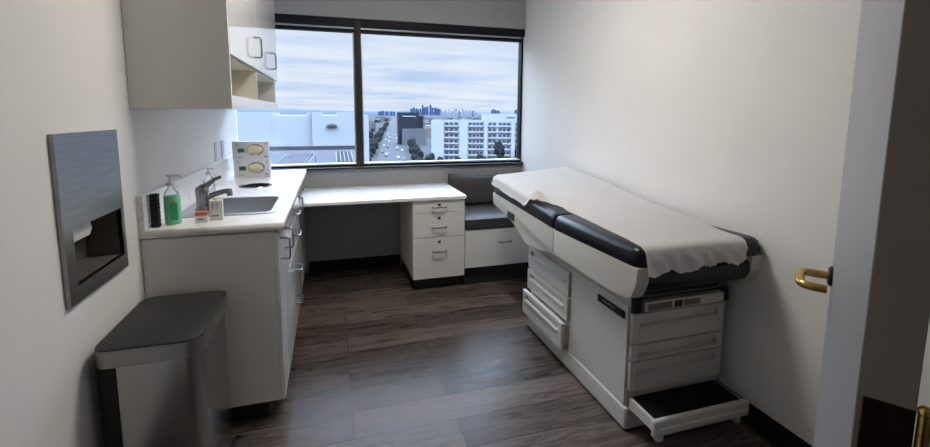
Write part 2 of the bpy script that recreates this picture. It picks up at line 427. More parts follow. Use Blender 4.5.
# ------------------------------------------------------------------ base cabinets along the left wall
Y0 = 1.995; CX = .487; FX = .505
def carcass(bm, y0, y1, top=.87):
    t = .018
    box(bm, .002, CX, y0, y0+t, .10, top); box(bm, .002, CX, y1-t, y1, .10, top)
    box(bm, .002, CX, y0+t, y1-t, .10, .118); box(bm, .002, .014, y0+t, y1-t, .118, top); box(bm, CX-.03, CX, y0+t, y1-t, top-.04, top)
def kickb(bm, y0, y1, x1=.43): box(bm, .01, x1, y0, y1, 0, .0995)
sb = thing('base_cabinet', (.25, 2.52, 0), 'white sink cabinet with doors and drawers, its plain side facing the trash can', 'cabinet')
CY1 = 2.92
b = bm_new(); carcass(b, Y0+.004, CY1); link('body', b, M['lam'], sb)
b = bm_new(); kickb(b, Y0+.05, CY1); tag(link('toe_kick', b, M['kick'], sb), 'black toe kick')
for (a, c, hy) in ((Y0+.004, 2.15, 2.065), (2.153, 2.405, 2.24)):
    b = bm_new(); box(b, CX+.001, FX, a, c, .102, .865, .0015); d_ = link('door', b, M['lamg'], sb)
    pull(d_, 'z', (FX, hy, .775), proj=.038)
for z0, z1, zh in ((.102, .345, .255), (.348, .567, .455), (.570, .715, .665), (.718, .865, .79)):
    b = bm_new(); box(b, CX+.001, FX, 2.408, CY1-.002, z0, z1, .0015); d_ = link('drawer', b, M['lamg'], sb)
    pull(d_, 'y', (FX, 2.74, zh), along=(0, 1, 0), length=.11, proj=.04)
cb = thing('corner_cabinet', (.25, 3.48, 0), 'white corner cabinet under the counter end beside the desk knee space', 'cabinet')
b = bm_new(); carcass(b, CY1+.002, D-.003); box(b, CX, CX+.012, DESK_Y, D-.004, .10, .718); link('body', b, M['lam'], cb)
b = bm_new(); box(b, CX+.001, FX, CY1+.001, DESK_Y-.002, .102, .865, .0015); d_ = link('door', b, M['lamg'], cb)
pull(d_, 'z', (FX, 3.02, .785), proj=.038)
b = bm_new(); kickb(b, CY1+.002, D-.012); tag(link('toe_kick', b, M['kick'], cb), 'black toe kick')

# worktop with cut-outs for sink and round chute
SX0, SX1, SY0, SY1 = .055, .475, 2.185, 2.655
ct = thing('worktop', (.265, 2.95, .87), 'white marble worktop running from the wall dispenser side to the window', 'countertop')
sink_hole = round_poly([(SX0+.012, SY0+.012), (SX1-.012, SY0+.012), (SX1-.012, SY1-.012), (SX0+.012, SY1-.012)], .03)
GX, GY, GR = .265, 3.05, .092
b = flat_with_holes([(.0, Y0-.006), (.53, Y0-.006), (.53, D-.002), (.0, D-.002)], [sink_hole, circle(GX, GY, GR-.006)], .877, .91)
link('slab', b, M['marble'], ct)
b = bm_new(); box(b, .0005, .024, Y0-.006, D-.0005, .9102, 1.048, .0015); link('backsplash', b, M['marble'], ct)

# sink
sk = thing('sink', (.265, 2.42, .74), 'rectangular stainless steel sink set in the marble counter', 'sink')
b = bm_new()
BX0, BX1, BY0, BY1 = .150, .452, SY0+.03, SY1-.03
rim = flat_with_holes(round_poly([(SX0, SY0), (SX1, SY0), (SX1, SY1), (SX0, SY1)], .04), [round_poly([(BX0, BY0), (BX1, BY0), (BX1, BY1), (BX0, BY1)], .045)], .9103, .9135)
link('rim', rim, M['sink'], sk)
b = bm_new(); outl = round_poly([(BX0, BY0), (BX1, BY0), (BX1, BY1), (BX0, BY1)], .045)
cxm, cym = (BX0+BX1)/2, (BY0+BY1)/2
lv = [(1.0, .912), (.985, .90), (.96, .79), (.93, .765), (.86, .755), (.12, .748)]
rings = [[b.verts.new((cxm+(x-cxm)*s, cym+(y-cym)*s, z)) for x, y in outl] for s, z in lv]
for a, c in zip(rings[:-1], rings[1:]):
    for k in range(len(a)):
        f = b.faces.new((a[k], a[(k+1) % len(a)], c[(k+1) % len(a)], c[k])); f.smooth = True
b.faces.new(rings[-1])
link('basin', b, M['sink'], sk, 50)
b = bm_new(); lathe(b, cxm, cym, [(0, .7525), (.018, .7525), (.022, .756), (.036, .756), (.038, .752)], 20); link('drain', b, M['chrome'], sk, 40)
# faucet on the sink deck
fx, fy = .142, 2.34
fa = thing('faucet', (fx, fy, .9135), 'grey single lever faucet standing on the back rim of the sink', 'faucet')
b = bm_new(); lathe(b, fx, fy, [(0, .9138), (.033, .9138), (.033, .921), (.0285, .925), (.0275, .978), (.029, .988), (.029, 1.012), (.024, 1.024), (0, 1.026)], 24); link('body', b, M['faucet'], fa, 40)
b = bm_new(); tube(b, [(fx+.018, fy+.002, .970), (fx+.05, fy+.010, .984), (fx+.085, fy+.018, .994), (fx+.110, fy+.024, .996)], [.015, .0135, .012, .012], 12)
tube(b, [(fx+.108, fy+.0235, 1.004), (fx+.111, fy+.024, .990), (fx+.113, fy+.0245, .972)], .0135, 12); link('spout', b, M['faucet'], fa, 50)
b = bm_new(); tube(b, [(fx-.006, fy, 1.016), (fx+.022, fy+.006, 1.030), (fx+.050, fy+.014, 1.054), (fx+.080, fy+.022, 1.066)], [.017, .013, .009, .007], 12); tag(link('lever', b, M['faucet'], fa, 50), 'slanted lever handle')
# round waste chute ring
ring = thing('waste_chute', (GX, GY, .80), 'round dark trash opening with a steel ring behind the sink', 'trash chute')
b = bm_new(); lathe(b, GX, GY, [(GR-.0075, .905), (GR-.0075, .9135), (GR-.004, .9155), (GR+.004, .9155), (GR+.007, .9105), (GR-.004, .9104)], 36); link('ring', b, M['chrome'], ring, 40)
b = bm_new(); lathe(b, GX, GY, [(0, .80), (GR-.0085, .80), (GR-.0085, .912)], 36); tag(link('liner', b, M['dark'], ring, 40), 'dark inner sleeve')

# things on the counter
def rbox_at(bm, cx, cy, z, w, d, h, ang=0, bev=.002, mi=0):
    box(bm, cx-w/2, cx+w/2, cy-d/2, cy+d/2, z, z+h, bev, 2, mi, Matrix.Rotation(ang, 3, 'Z'))
ZT = .9103
b = bm_new(); 
for k in range(8): box(b, .030, .060, 2.030, 2.058, ZT+k*.0172, ZT+.0155+k*.0172, .003)
box(b, .033, .057, 2.033, 2.055, ZT+.004, ZT+.134)
tag(link('scrub_block', b, M['sponge'], None, 40), 'black upright ribbed block left of the green soap bottle', 'scrubber')
# green soap pump bottle
gx, gy = .0935, 2.085
gs = thing('soap_bottle', (gx, gy, ZT), 'green liquid soap in a clear pump bottle beside the black block', 'soap bottle')
b = bm_new(); lathe(b, gx, gy, [(0, ZT), (.026, ZT), (.030, ZT+.006), (.031, ZT+.06), (.030, ZT+.115), (.028, ZT+.121), (0, ZT+.1215)], 24, sy=.72); tag(link('soap', b, M['soap'], gs, 50), 'green liquid filling')
b = bm_new(); lathe(b, gx, gy, [(.0285, ZT+.122), (.026, ZT+.134), (.018, ZT+.145), (.012, ZT+.152), (.012, ZT+.160)], 24, sy=.8); link('shoulder', b, M['clear'], gs, 50)
b = bm_new(); box(b, gx+.000, gx+.026, gy-.0262, gy-.0232, ZT+.020, ZT+.095, .001, rot=Matrix.Rotation(.30, 3, 'Z')); lb = tag(link('label_sticker', b, M['soaplab'], gs), 'dark green label')
b = bm_new(); box(b, gx+.008, gx+.020, gy-.0270, gy-.0262, ZT+.088, ZT+.096, 0, rot=Matrix.Rotation(.30, 3, 'Z')); link('print', b, M['red'], lb)
b = bm_new(); lathe(b, gx, gy, [(0, ZT+.16), (.015, ZT+.16), (.015, ZT+.174), (.006, ZT+.178), (.005, ZT+.2), (0, ZT+.2)], 16)
tube(b, fillet([(gx-.012, gy, ZT+.203), (gx+.02, gy, ZT+.205), (gx+.040, gy+.003, ZT+.202), (gx+.043, gy+.003, ZT+.190)], .008), .006, 10); tag(link('pump', b, M['white'], gs, 50), 'white pump head')
# clear bottle behind faucet
cx_, cy_ = .078, 2.74
cbt = thing('pump_bottle', (cx_, cy_, ZT), 'clear empty pump bottle standing behind the faucet', 'bottle')
b = bm_new(); lathe(b, cx_, cy_, [(0, ZT), (.026, ZT), (.029, ZT+.006), (.029, ZT+.085), (.025, ZT+.1), (.013, ZT+.112), (.013, ZT+.120)], 24); link('bottle_body', b, M['clear'], cbt, 50)
b = bm_new(); lathe(b, cx_, cy_, [(0, ZT+.12), (.015, ZT+.12), (.015, ZT+.134), (.006, ZT+.137), (.006, ZT+.150), (.010, ZT+.152), (.010, ZT+.160), (0, ZT+.161)], 16)
tube(b, [(cx_, cy_, ZT+.156), (cx_+.022, cy_-.004, ZT+.154), (cx_+.028, cy_-.005, ZT+.147)], .0045, 8); link('pump', b, M['plate'], cbt, 50)
# small cartons in front of the sink
cart = thing('carton', (.200, 2.085, ZT), 'small orange topped white carton in front of the faucet', 'box')
b = bm_new(); rbox_at(b, .200, 2.085, ZT, .044, .030, .030, .08, .001); link('carton_body', b, M['card'], cart)
b = bm_new(); rbox_at(b, .200, 2.085, ZT+.0302, .0445, .0305, .016, .08, .001); tag(link('lid', b, M['orange'], cart), 'orange top band')
b = bm_new(); rbox_at(b, .198, 2.0692, ZT+.012, .022, .0006, .006, .08, 0); link('print', b, M['greyink'], cart)
cart = thing('carton', (.249, 2.118, ZT), 'taller white carton with a yellow mark right of the orange one', 'box')
b = bm_new(); rbox_at(b, .249, 2.118, ZT, .050, .036, .086, .1, .001); link('carton_body', b, M['card'], cart)
b = bm_new()
for q in (-.010, .008):
    b = bm_new(); rbox_at(b, .249+q, 2.0985, ZT+.050, .004, .0008, .028, .1, 0); link('print', b, M['greyink'], cart)
b = bm_new()
rbox_at(b, .247, 2.099, ZT+.018, .028, .0008, .006, .1, 0); link('print', b, M['greyink'], cart)
b = bm_new(); rbox_at(b, .247, 2.118, ZT+.0862, .012, .012, .008, .7, .002); tag(link('tab', b, M['yel'], cart), 'yellow green tab')
# two glove boxes stacked
def glove_box(z, ang, dx, label):
    gx, gy, w, d, h = .185+dx, 3.49, .235, .075, .128
    g = thing('glove_box', (gx, gy, z), label, 'glove box', 'glove boxes stacked on the counter')
    Rm = Matrix.Rotation(ang, 3, 'Z'); C0 = Vector((gx, gy, 0))
    def loc(u, v, zz): p = Rm @ Vector((u, v, 0)); return Vector((gx+p.x, gy+p.y, z+zz))
    b = bm_new(); box(b, gx-w/2, gx+w/2, gy-d/2, gy+d/2, z, z+h, .002, 2, 0, Rm, Vector((gx, gy, z))); link('carton_body', b, M['cardg'], g)
    # oval opening
    b = bm_new(); n = 28; u0, v0 = .028, h*.55
    o1 = [b.verts.new(loc(u0+.056*math.cos(2*PI*k/n), -d/2-.0008, v0+.041*math.sin(2*PI*k/n))) for k in range(n)]
    o2 = [b.verts.new(loc(u0+.056*math.cos(2*PI*k/n), -d/2-.0001, v0+.041*math.sin(2*PI*k/n))) for k in range(n)]
    b.faces.new(o1); b.faces.new(list(reversed(o2)))
    for k in range(n): b.faces.new((o1[k], o1[(k+1) % n], o2[(k+1) % n], o2[k]))
    tag(link('opening', b, M['greyink'], g), 'dark oval opening')
    b = bm_new()
    bmesh.ops.create_icosphere(b, subdivisions=3, radius=1)
    for v in b.verts:
        nn = noise.noise(v.co*2.3+Vector((z*9, 0, 0)))
        v.co = loc(u0-.004+v.co.x*.050*(1+.3*nn), -d/2-.004+v.co.y*.012*(1+.6*nn), v0-.002+v.co.z*.032*(1+.4*nn))
    for f in b.faces: f.smooth = True
    tag(link('glove', b, M['glove'], g), 'cream gloves showing in the opening')
    b = bm_new()
    for (u, v, ww, hh) in ((-.062, h*.52, .044, .030),):
        q = [b.verts.new(loc(u+a*ww/2, -d/2-.0007, v+c*hh/2)) for a, c in ((-1, -1), (1, -1), (1, 1), (-1, 1))]; b.faces.new(q)
    bmesh.ops.solidify(b, geom=b.faces[:], thickness=.0005)
    tag(link('print', b, M['green'], g), 'green printed panel')
    for (u, v, ww, hh) in ((-.085, .112, .008, .006), (.10, .112, .010, .010), (-.07, .018, .030, .005), (.095, .02, .014, .012), (-.085, .10, .01, .004)):
        b = bm_new(); q = [b.verts.new(loc(u+a*ww/2, -d/2-.0007, v+c*hh/2)) for a, c in ((-1, -1), (1, -1), (1, 1), (-1, 1))]; b.faces.new(q)
        bmesh.ops.solidify(b, geom=b.faces[:], thickness=.0005); link('print', b, M['greyink'], g)
glove_box(ZT, .02, 0, 'lower glove box resting on the white counter by the window')
glove_box(ZT+.1284, .05, -.004, 'upper glove box stacked on another glove box by the window')

# wall outlets
for ya, yb, lab in ((3.235, 3.312, 'white wall plate above the backsplash, nearer to the soap bottle'), (3.425, 3.515, 'white wall plate above the backsplash, nearer to the window')):
    t = thing('outlet_plate', (.003, (ya+yb)/2, 1.055), lab, 'wall plate')
    b = bm_new(); box(b, .0003, .007, ya, yb, 1.055, 1.178, .002); link('plate', b, M['plate'], t)
    b = bm_new()
    for zc in (1.095, 1.14): box(b, .0072, .0095, (ya+yb)/2-.017, (ya+yb)/2+.017, zc-.014, zc+.014, .0008)
    link('socket', b, M['white'], t)

# ------------------------------------------------------------------ upper cabinet
UY0, UY1, UX, UZ0, UZD, UZ1 = 2.005, 3.70, .337, 1.388, 1.607, 2.195
uc = thing('wall_cabinet', (.17, 2.83, UZ0), 'white wall cabinet with two doors above open cubbies, hung over the sink', 'cabinet')
b = bm_new(); t = .018
box(b, .002, UX+.018, UY0, UY0+t, UZ0, UZ1); box(b, .002, UX, UY1-t, UY1, UZ0, UZ1)
box(b, .002, UX, UY0+t, UY1-t, UZ1-t, UZ1); box(b, .002, .012, UY0+t, UY1-t, UZ0, UZ1-t)
link('body', b, M['lam'], uc)
b = bm_new(); box(b, .012, UX+.018, UY0+t, UY1, UZ0, UZ0+.055, .001); link('bottom_panel', b, M['lamg'], uc)
b = bm_new(); box(b, .0122, UX-.001, UY0+t+.0005, UY1-t-.0005, UZD-.004, UZD+.0015); link('shelf', b, M['lamin'], uc)
b = bm_new(); box(b, .0122, UX+.010, 2.733, 2.751, UZ0+.056, UZD-.0045); link('divider', b, M['lamin'], uc)
b = bm_new(); box(b, .0122, .0165, UY0+t, 2.7325, UZ0+.056, UZD-.0045); box(b, .0122, .0165, 2.7515, UY1-t, UZ0+.056, UZD-.0045); link('back_panel', b, M['lamin'], uc)
ym = 2.742
for a, c, hy in ((UY0+t+.001, ym-.0015, 2.655), (ym+.0015, UY1, 3.315)):
    b = bm_new(); box(b, UX+.001, UX+.019, a, c, UZD+.002, UZ1-.003, .0015); d_ = link('door', b, M['lamg'], uc)
    pull(d_, 'z', (UX+.019, hy, 1.718), length=.105)

# ------------------------------------------------------------------ paper towel dispenser in the left wall
dp = thing('towel_dispenser', (.006, 1.66, .818), 'stainless steel recessed paper towel dispenser on the left wall', 'towel dispenser')
py0, py1, pz0, pz1, px = 1.474, 1.850, .818, 1.312, .0135
oy0, oy1, oz0, oz1 = 1.520, 1.828, .868, 1.036
b = bm_new()
box(b, .0003, px, py0, py1, oz1, pz1); box(b, .0003, px, py0, py1, pz0, oz0); box(b, .0003, px, py0, oy0, oz0, oz1); box(b, .0003, px, oy1, py1, oz0, oz1)
bmesh.ops.remove_doubles(b, verts=b.verts, dist=1e-5)
link('face_plate', b, M['bsteel'], dp)
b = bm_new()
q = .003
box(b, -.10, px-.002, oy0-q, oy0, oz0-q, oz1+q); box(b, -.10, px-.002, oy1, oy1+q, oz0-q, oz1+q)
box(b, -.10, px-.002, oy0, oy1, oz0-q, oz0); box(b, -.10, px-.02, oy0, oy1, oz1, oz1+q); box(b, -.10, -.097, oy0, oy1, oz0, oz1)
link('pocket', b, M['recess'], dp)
b = bm_new()
prism(b, [(-.075, oz1-.002), (-.020, oz1-.002), (-.014, oz1-.035), (-.022, oz1-.058), (-.07, oz1-.05)], 'y', oy0+.02, oy0+.17, .003)
tag(link('paper_towel', b, M['towel'], dp), 'white folded paper towel')

# ------------------------------------------------------------------ trash can
tc = thing('trash_can', (.17, 1.73, 0), 'stainless steel step trash can with a dark lid in front of the sink cabinet', 'trash can')
TX0, TX1, TY0, TY1, TZ = .022, .318, 1.515, 1.935, .66
def rr(x0, x1, y0, y1, ra, rb): return round_poly([(x0, y0), (x1, y0), (x1, y1), (x0, y1)], [rb, ra, ra, rb], 6)
b = bm_new(); prism(b, rr(TX0+.058, TX1-.008, TY0+.012, TY1-.012, .055, .004), 'z', .03, TZ-.0605); link('body', b, M['steel'], tc, 35)
b = bm_new(); prism(b, rr(TX0+.006, TX0+.0575, TY0+.016, TY1-.02, .002, .01), 'z', .0, TZ-.0605); tag(link('back_panel', b, M['blackp'], tc, 35), 'black plastic back')
b = bm_new(); prism(b, rr(TX0+.058, TX1-.004, TY0+.008, TY1-.008, .057, .006), 'z', 0, .0298); tag(link('foot_band', b, M['blackp'], tc, 35), 'black foot band')
b = bm_new(); prism(b, rr(TX0, TX1, TY0, TY1, .055, .05), 'z', TZ-.060, TZ-.006); tag(link('lid_rim', b, M['rim'], tc, 35), 'grey steel lid rim')
b = bm_new()
base_o = rr(TX0+.001, TX1-.001, TY0+.001, TY1-.001, .054, .05); in_o = rr(TX0+.008, TX1-.008, TY0+.008, TY1-.008, .048, .044)
A = [b.verts.new((x, y, TZ-.0058)) for x, y in base_o]; B = [b.verts.new((x, y, TZ-.001)) for x, y in base_o]; Cc = [b.verts.new((x, y, TZ+.002)) for x, y in in_o]
for P, Q in ((A, B), (B, Cc)):
    for k in range(len(P)): b.faces.new((P[k], P[(k+1) % len(P)], Q[(k+1) % len(P)], Q[k]))
b.faces.new(Cc); b.faces.new(list(reversed(A)))
lid = tag(link('lid', b, M['lid'], tc, 35), 'dark grey lid')
b = bm_new()
tube(b, fillet([(TX0+.016, TY0+.075, TZ+.0022), (TX0+.026, TY0+.045, TZ+.0022), (TX0+.055, TY0+.026, TZ+.0022)], .02), .0016, 6)
link('lid_seam', b, M['dark'], lid); b = bm_new()
tube(b, fillet([(TX0+.016, TY1-.075, TZ+.0022), (TX0+.026, TY1-.045, TZ+.0022)], .02), .0016, 6)
link('lid_seam', b, M['dark'], lid)
b = bm_new(); prism(b, round_poly([(.3145, 1.815), (.375, 1.822), (.375, 1.902), (.3145, 1.91)], [.005, .015, .015, .005]), 'z', .012, .03, .003); tag(link('pedal', b, M['chrome'], tc, 40), 'steel foot pedal')

# ------------------------------------------------------------------ desk: top and drawer pedestal
b = bm_new(); prism(b, round_poly([(.5035, DESK_Y), (1.725, DESK_Y), (1.725, D-.0005), (.5035, D-.0005)], [0, .012, 0, 0]), 'z', .7222, .744, .004)
tag(link('desk_top', b, M['marble'], None), 'white stone desk top spanning from the counter to the drawer pedestal', 'desk top')
PX0, PX1, PYF = 1.305, 1.715, DESK_Y+.02
pd = thing('drawer_pedestal', (1.51, 3.57, 0), 'white pedestal of three locking drawers under the right end of the desk', 'drawer unit')
b = bm_new(); box(b, PX0, PX1, PYF+.0185, D-.012, .098, .722, .001); link('body', b, M['lam'], pd)
b = bm_new(); box(b, PX0+.02, PX1-.01, PYF+.06, D-.012, 0, .0978); tag(link('toe_kick', b, M['kick'], pd), 'black toe kick')
for z0, z1, zh in ((.621, .720, .664), (.428, .618, .507), (.100, .425, .316)):
    b = bm_new(); box(b, PX0+.001, PX1-.001, PYF, PYF+.018, z0, z1, .0012); dr = link('drawer', b, M['lam'], pd)
    h = pull(dr, 'x', (1.51, PYF, zh), length=.108, proj=.034, out=(0, -1, 0), along=(1, 0, 0), r=.0052)
    b = bm_new(); n = 16; zl = {.664: .681, .507: .577, .316: .388}[zh]
    r1 = [b.verts.new((1.511+.0115*math.cos(2*PI*k/n), PYF-.003, zl+.0115*math.sin(2*PI*k/n))) for k in range(n)]
    r2 = [b.verts.new((1.511+.0115*math.cos(2*PI*k/n), PYF-.0002, zl+.0115*math.sin(2*PI*k/n))) for k in range(n)]
    b.faces.new(r1); b.faces.new(list(reversed(r2)))
    for k in range(n): b.faces.new((r1[k], r1[(k+1) % n], r2[(k+1) % n], r2[k]))
    tag(link('lock', b, M['dark'], dr), 'round dark lock')

# ------------------------------------------------------------------ window bench
BX0_, BX1_ = 1.7165, W-.001
bn = thing('bench', (2.1, 3.57, 0), 'white storage bench in the corner under the window', 'bench')
b = bm_new(); box(b, BX0_+.0, BX1_, PYF+.0205, D-.012, .152, .455, .001); link('body', b, M['lam'], bn)
b = bm_new(); box(b, BX0_+.002, BX1_-.002, PYF+.045, D-.012, 0, .1518); tag(link('toe_kick', b, M['kick'], bn), 'black toe kick')
b = bm_new(); box(b, BX0_+.004, BX1_-.004, PYF+.002, PYF+.02, .154, .453, .0012); dr = link('drawer', b, M['lam'], bn)
pull(dr, 'x', (2.05, PYF+.002, .352), length=.105, proj=.034, out=(0, -1, 0), along=(1, 0, 0), r=.0052)

def cushion(name, x0, x1, y0, y1, z0, z1, puff, lean=0.0, ears=0.0, lab='', n=22):
    b = bm_new(); cx, cy, cz = (x0+x1)/2, (y0+y1)/2, (z0+z1)/2; hx, hy, hzz = (x1-x0)/2, (y1-y0)/2, (z1-z0)/2
    bmesh.ops.create_cube(b, size=2); bmesh.ops.subdivide_edges(b, edges=b.edges[:], cuts=n, use_grid_fill=True)
    th = min(hx, hy, hzz); ax = [hx, hy, hzz].index(th)
    for v in b.verts:
        p = v.co.copy(); u = [p[i] for i in range(3) if i != ax]
        # pillow: the thin axis swells in the middle, superellipse rounding on the edges
        edge = max(abs(u[0]), abs(u[1]))
        k = (1-abs(u[0])**4)**.5*(1-abs(u[1])**4)**.5
        q = [p[0], p[1], p[2]]
        q[ax] = p[ax]*(.42+.58*max(0, k)) if ears else p[ax]*(.75+.25*max(0, k))
        q[ax] += 0
        sag = ears*(1-abs(u[0])**2)
        pos = Vector((cx+q[0]*hx, cy+q[1]*hy, cz+q[2]*hzz))
        if ears and p.z > 0: pos.z -= sag*p.z
        wr = noise.noise(pos*5)*puff
        pos[ax] += wr*k
        if lean: pos.y += lean*(pos.z-z0)/(z1-z0)
        v.co = pos
    return tag(link(name, b, M['uph'], None, 60), lab, 'cushion')
cushion('seat_cushion', BX0_+.012, BX1_-.01, PYF+.005, D-.015,   .4562, .556, .0, lab='charcoal flat seat cushion lying on the storage bench')
cushion('back_cushion', 1.735, 2.44, 3.725, 3.845, .557, .835, .008, lean=.04, ears=.026, lab='charcoal pillow leaning against the wall under the window')

# ------------------------------------------------------------------ exam table
ET = thing('exam_table', (2.17, 1.99, 0), 'greige exam table with black vinyl top and white paper along the right wall', 'exam table')
bx0, bx1, by0, by1 = 1.930, 2.425, 1.515, 2.49
b = bm_new(); box(b, bx0, bx1, by0, by1, .112, .60, .006); link('body', b, M['shell2'], ET)
b = bm_new(); box(b, bx0-.012, bx1+.012, by0-.018, by1+.02, .008, .1115, .012, 3); link('plinth', b, M['shell'], ET)
b = bm_new(); box(b, bx0-.006, bx1+.006, by0-.01, by1+.012, 0, .0078); tag(link('foot_strip', b, M['kick'], ET), 'black strip under the plinth')
# side panel and its black grip plate
b = bm_new(); box(b, bx0-.008, bx0-.0005, by0+.002, 1.985, .114, .565, .003); sp_ = link('side_panel', b, M['shell2'], ET)
b = bm_new(); box(b, bx0-.016, bx0-.0082, 1.535, 1.735, .502, .537, .004, rot=Matrix.Rotation(.0, 3, 'X'))
gp = tag(link('grip_plate', b, M['blackp'], sp_), 'black grip plate')
b = bm_new(); box(b, bx0-.0168, bx0-.0162, 1.60, 1.69, .520, .526); link('mark', b, M['greyink'], gp)
# drawers: outline in (outward, z), groove near the top with a bright lip
def drawer_front(axis, o0, sign, a0, a1, z0, z1, t=.022):
    prof = [(0, z0), (t, z0), (t, z1-.070), (t+.008, z1-.062), (t+.008, z1-.052), (t-.0175, z1-.051), (t-.0175, z1-.022), (t, z1-.021), (t, z1), (0, z1)]
    b = bm_new()
    # end caps close the groove
    g = .035
    full = [(0, z0), (t, z0), (t, z1), (0, z1)]
    tr = lambda pts: [(o0+sign*d, z) for d, z in pts]
    if axis == 'y':
        prism(b, tr(prof), 'y', a0+g, a1-g, 0); prism(b, tr(full), 'y', a0, a0+g, .0015); prism(b, tr(full), 'y', a1-g, a1, .0015)
    else:
        prism(b, tr(prof), 'x', a0+g, a1-g, 0); prism(b, tr(full), 'x', a0, a0+g, .0015); prism(b, tr(full), 'x', a1-g, a1, .0015)
    return b
for z0, z1, ex in ((.412, .548, 0), (.278, .402, .004), (.122, .268, .034)):
    dr = link('drawer', drawer_front('y', bx0-.0005-ex, -1, 1.992, by1-.004, z0, z1, .020), M['shell2'], ET)
    if ex > .01:
        b = bm_new(); box(b, bx0-ex-.0006, bx0-.0006, 2.01, by1-.03, z0+.01, z1-.02); link('drawer_box', b, M['shell2'], dr)
for z0, z1 in ((.402, .535), (.326, .394), (.188, .319)):
    link('drawer', drawer_front('x', by0-.0005, -1, bx0+.002, bx1-.004, z0, z1, .018), M['shell2'], ET)
# pull-out step
st = thing('step', (2.17, 1.43, .07)); st.parent = ET; st.location = Vector((2.17, 1.43, .07))-Vector(ET['_w'])
sf = .0
b = bm_new(); box(b, bx0-.008, bx1-.015, 1.325, 1.347, .100, .172, .008, 3); box(b, bx0+.012, bx1-.03, 1.317, 1.326, .122, .140, .004); link('step_front', b, M['shell2'], st)
b = bm_new()
box(b, bx0+.004, bx0+.018, 1.3475, by0-.02, .112, .160, .002); box(b, bx1-.038, bx1-.026, 1.3475, by0-.02, .112, .160, .002); box(b, bx0+.018, bx1-.038, 1.3475, by0-.02, .130, .148)
link('step_tray', b, M['shell2'], st)
b = bm_new(); box(b, bx0+.019, bx1-.039, 1.348, by0-.02, .1482, .166, .004); tag(link('tread', b, M['tread'], st), 'black rubber tread')
for xx in (bx0+.02, bx1-.075):
    b = bm_new(); box(b, xx, xx+.03, 1.335, 1.365, .068, .0998, .004); link('foot', b, M['shell2'], st)
# footrest housing under the front edge
b = bm_new(); box(b, bx0+.045, bx1-.03, by0-.035, by0+.02, .548, .592, .004)
hs_ = link('footrest_housing', b, M['shell2'], ET)
b = bm_new(); box(b, bx0+.06, bx0+.18, by0-.040, by0-.0352, .556, .584, .003); tag(link('slot', b, M['recess'], hs_), 'metal stirrup slot'); b = bm_new(); box(b, bx0+.245, bx0+.33, by0-.040, by0-.0352, .557, .583, .003); tag(link('slot', b, M['recess'], hs_), 'metal stirrup slot')
b = bm_new(); box(b, bx0+.195, bx0+.235, by0-.0385, by0-.0352, .555, .585, .002); tag(link('switch', b, M['dark'], hs_), 'black square switch')
for a, c in ((bx0+.004, bx0+.034), (bx1-.024, bx1-.004)):
    b = bm_new(); box(b, a, c, by0-.030, by0-.0065, .545, .604, .004); box(b, a+.008, c-.006, by0-.042, by0-.030, .552, .58, .003); tag(link('bracket', b, M['blackp'], ET), 'black stirrup bracket')
b = bm_new(); box(b, bx0+.002, bx1-.002, by0-.006, by0-.0005, .537, .60); link('recess_panel', b, M['dark'], ET)

# shell under the upholstery
SXL, SXR = 1.850, 2.482
YN, YS, YF = 1.385, 2.062, 2.985
b = bm_new()
cheek = round_poly([(YN, .782), (YN+.004, .72), (YN+.035, .645), (YN+.16, .634), (YS-.004, .634), (YS-.004, .766)], [.0, .05, .05, .1, .012, .0], 6)
for a, c in ((SXL, SXL+.058), (SXR-.058, SXR)): prism(b, cheek, 'x', a, c, .022, 4)
prism(b, [(YN+.17, .7795), (YN+.17, .65), (YS-.006, .638), (YS-.006, .764)], 'x', SXL+.0582, SXR-.0582)
link('seat_shell', b, M['shell'], ET, 40)
b = bm_new()
back = round_poly([(YS+.004, .766), (YS+.004, .634), (2.19, .612), (2.40, .588), (2.56, .655), (2.72, .70), (YF-.03, .722), (YF, .745), (YF, .806)], [0, .012, .03, .06, .08, .08, .04, .02, 0], 6)
prism(b, back, 'x', SXL, SXR, .008, 3); bs = link('back_shell', b, M['shell'], ET, 40)
b = bm_new(); yc, zc = 2.64, .708
box(b, SXL-.003, SXL-.0002, yc-.06, yc+.06, zc-.028, zc+.028, .001); tag(link('slot_frame', b, M['chrome'], bs), 'metal slot frame')
b = bm_new(); box(b, SXL-.0045, SXL-.0032, yc-.048, yc+.04, zc-.02, zc+.02); tag(link('slot', b, M['dark'], bs), 'dark grip slot')
# dark seam between the two shells, black leg-rest under the front
b = bm_new(); box(b, SXL+.01, SXR-.01, YS-.0035, YS+.0035, .642, .758); link('seam', b, M['dark'], ET)
b = bm_new(); prism(b, round_poly([(YN+.01, .752), (YN+.002, .715), (YN+.03, .672), (YN+.16, .640), (YN+.168, .768), (YN+.03, .768)], [.02, .02, .03, .0, .0, .02], 5), 'x', SXL+.060, SXR-.060, .006, 2)
tag(link('leg_rest', b, M['vinyl'], ET, 40), 'black vinyl pull-out leg rest')
b = bm_new(); box(b, bx0+.02, bx1-.02, by0+.01, YS-.05, .6005, .6335); box(b, bx0+.02, bx1-.02, 2.10, 2.40, .6005, .615); link('deck', b, M['kick'], ET)

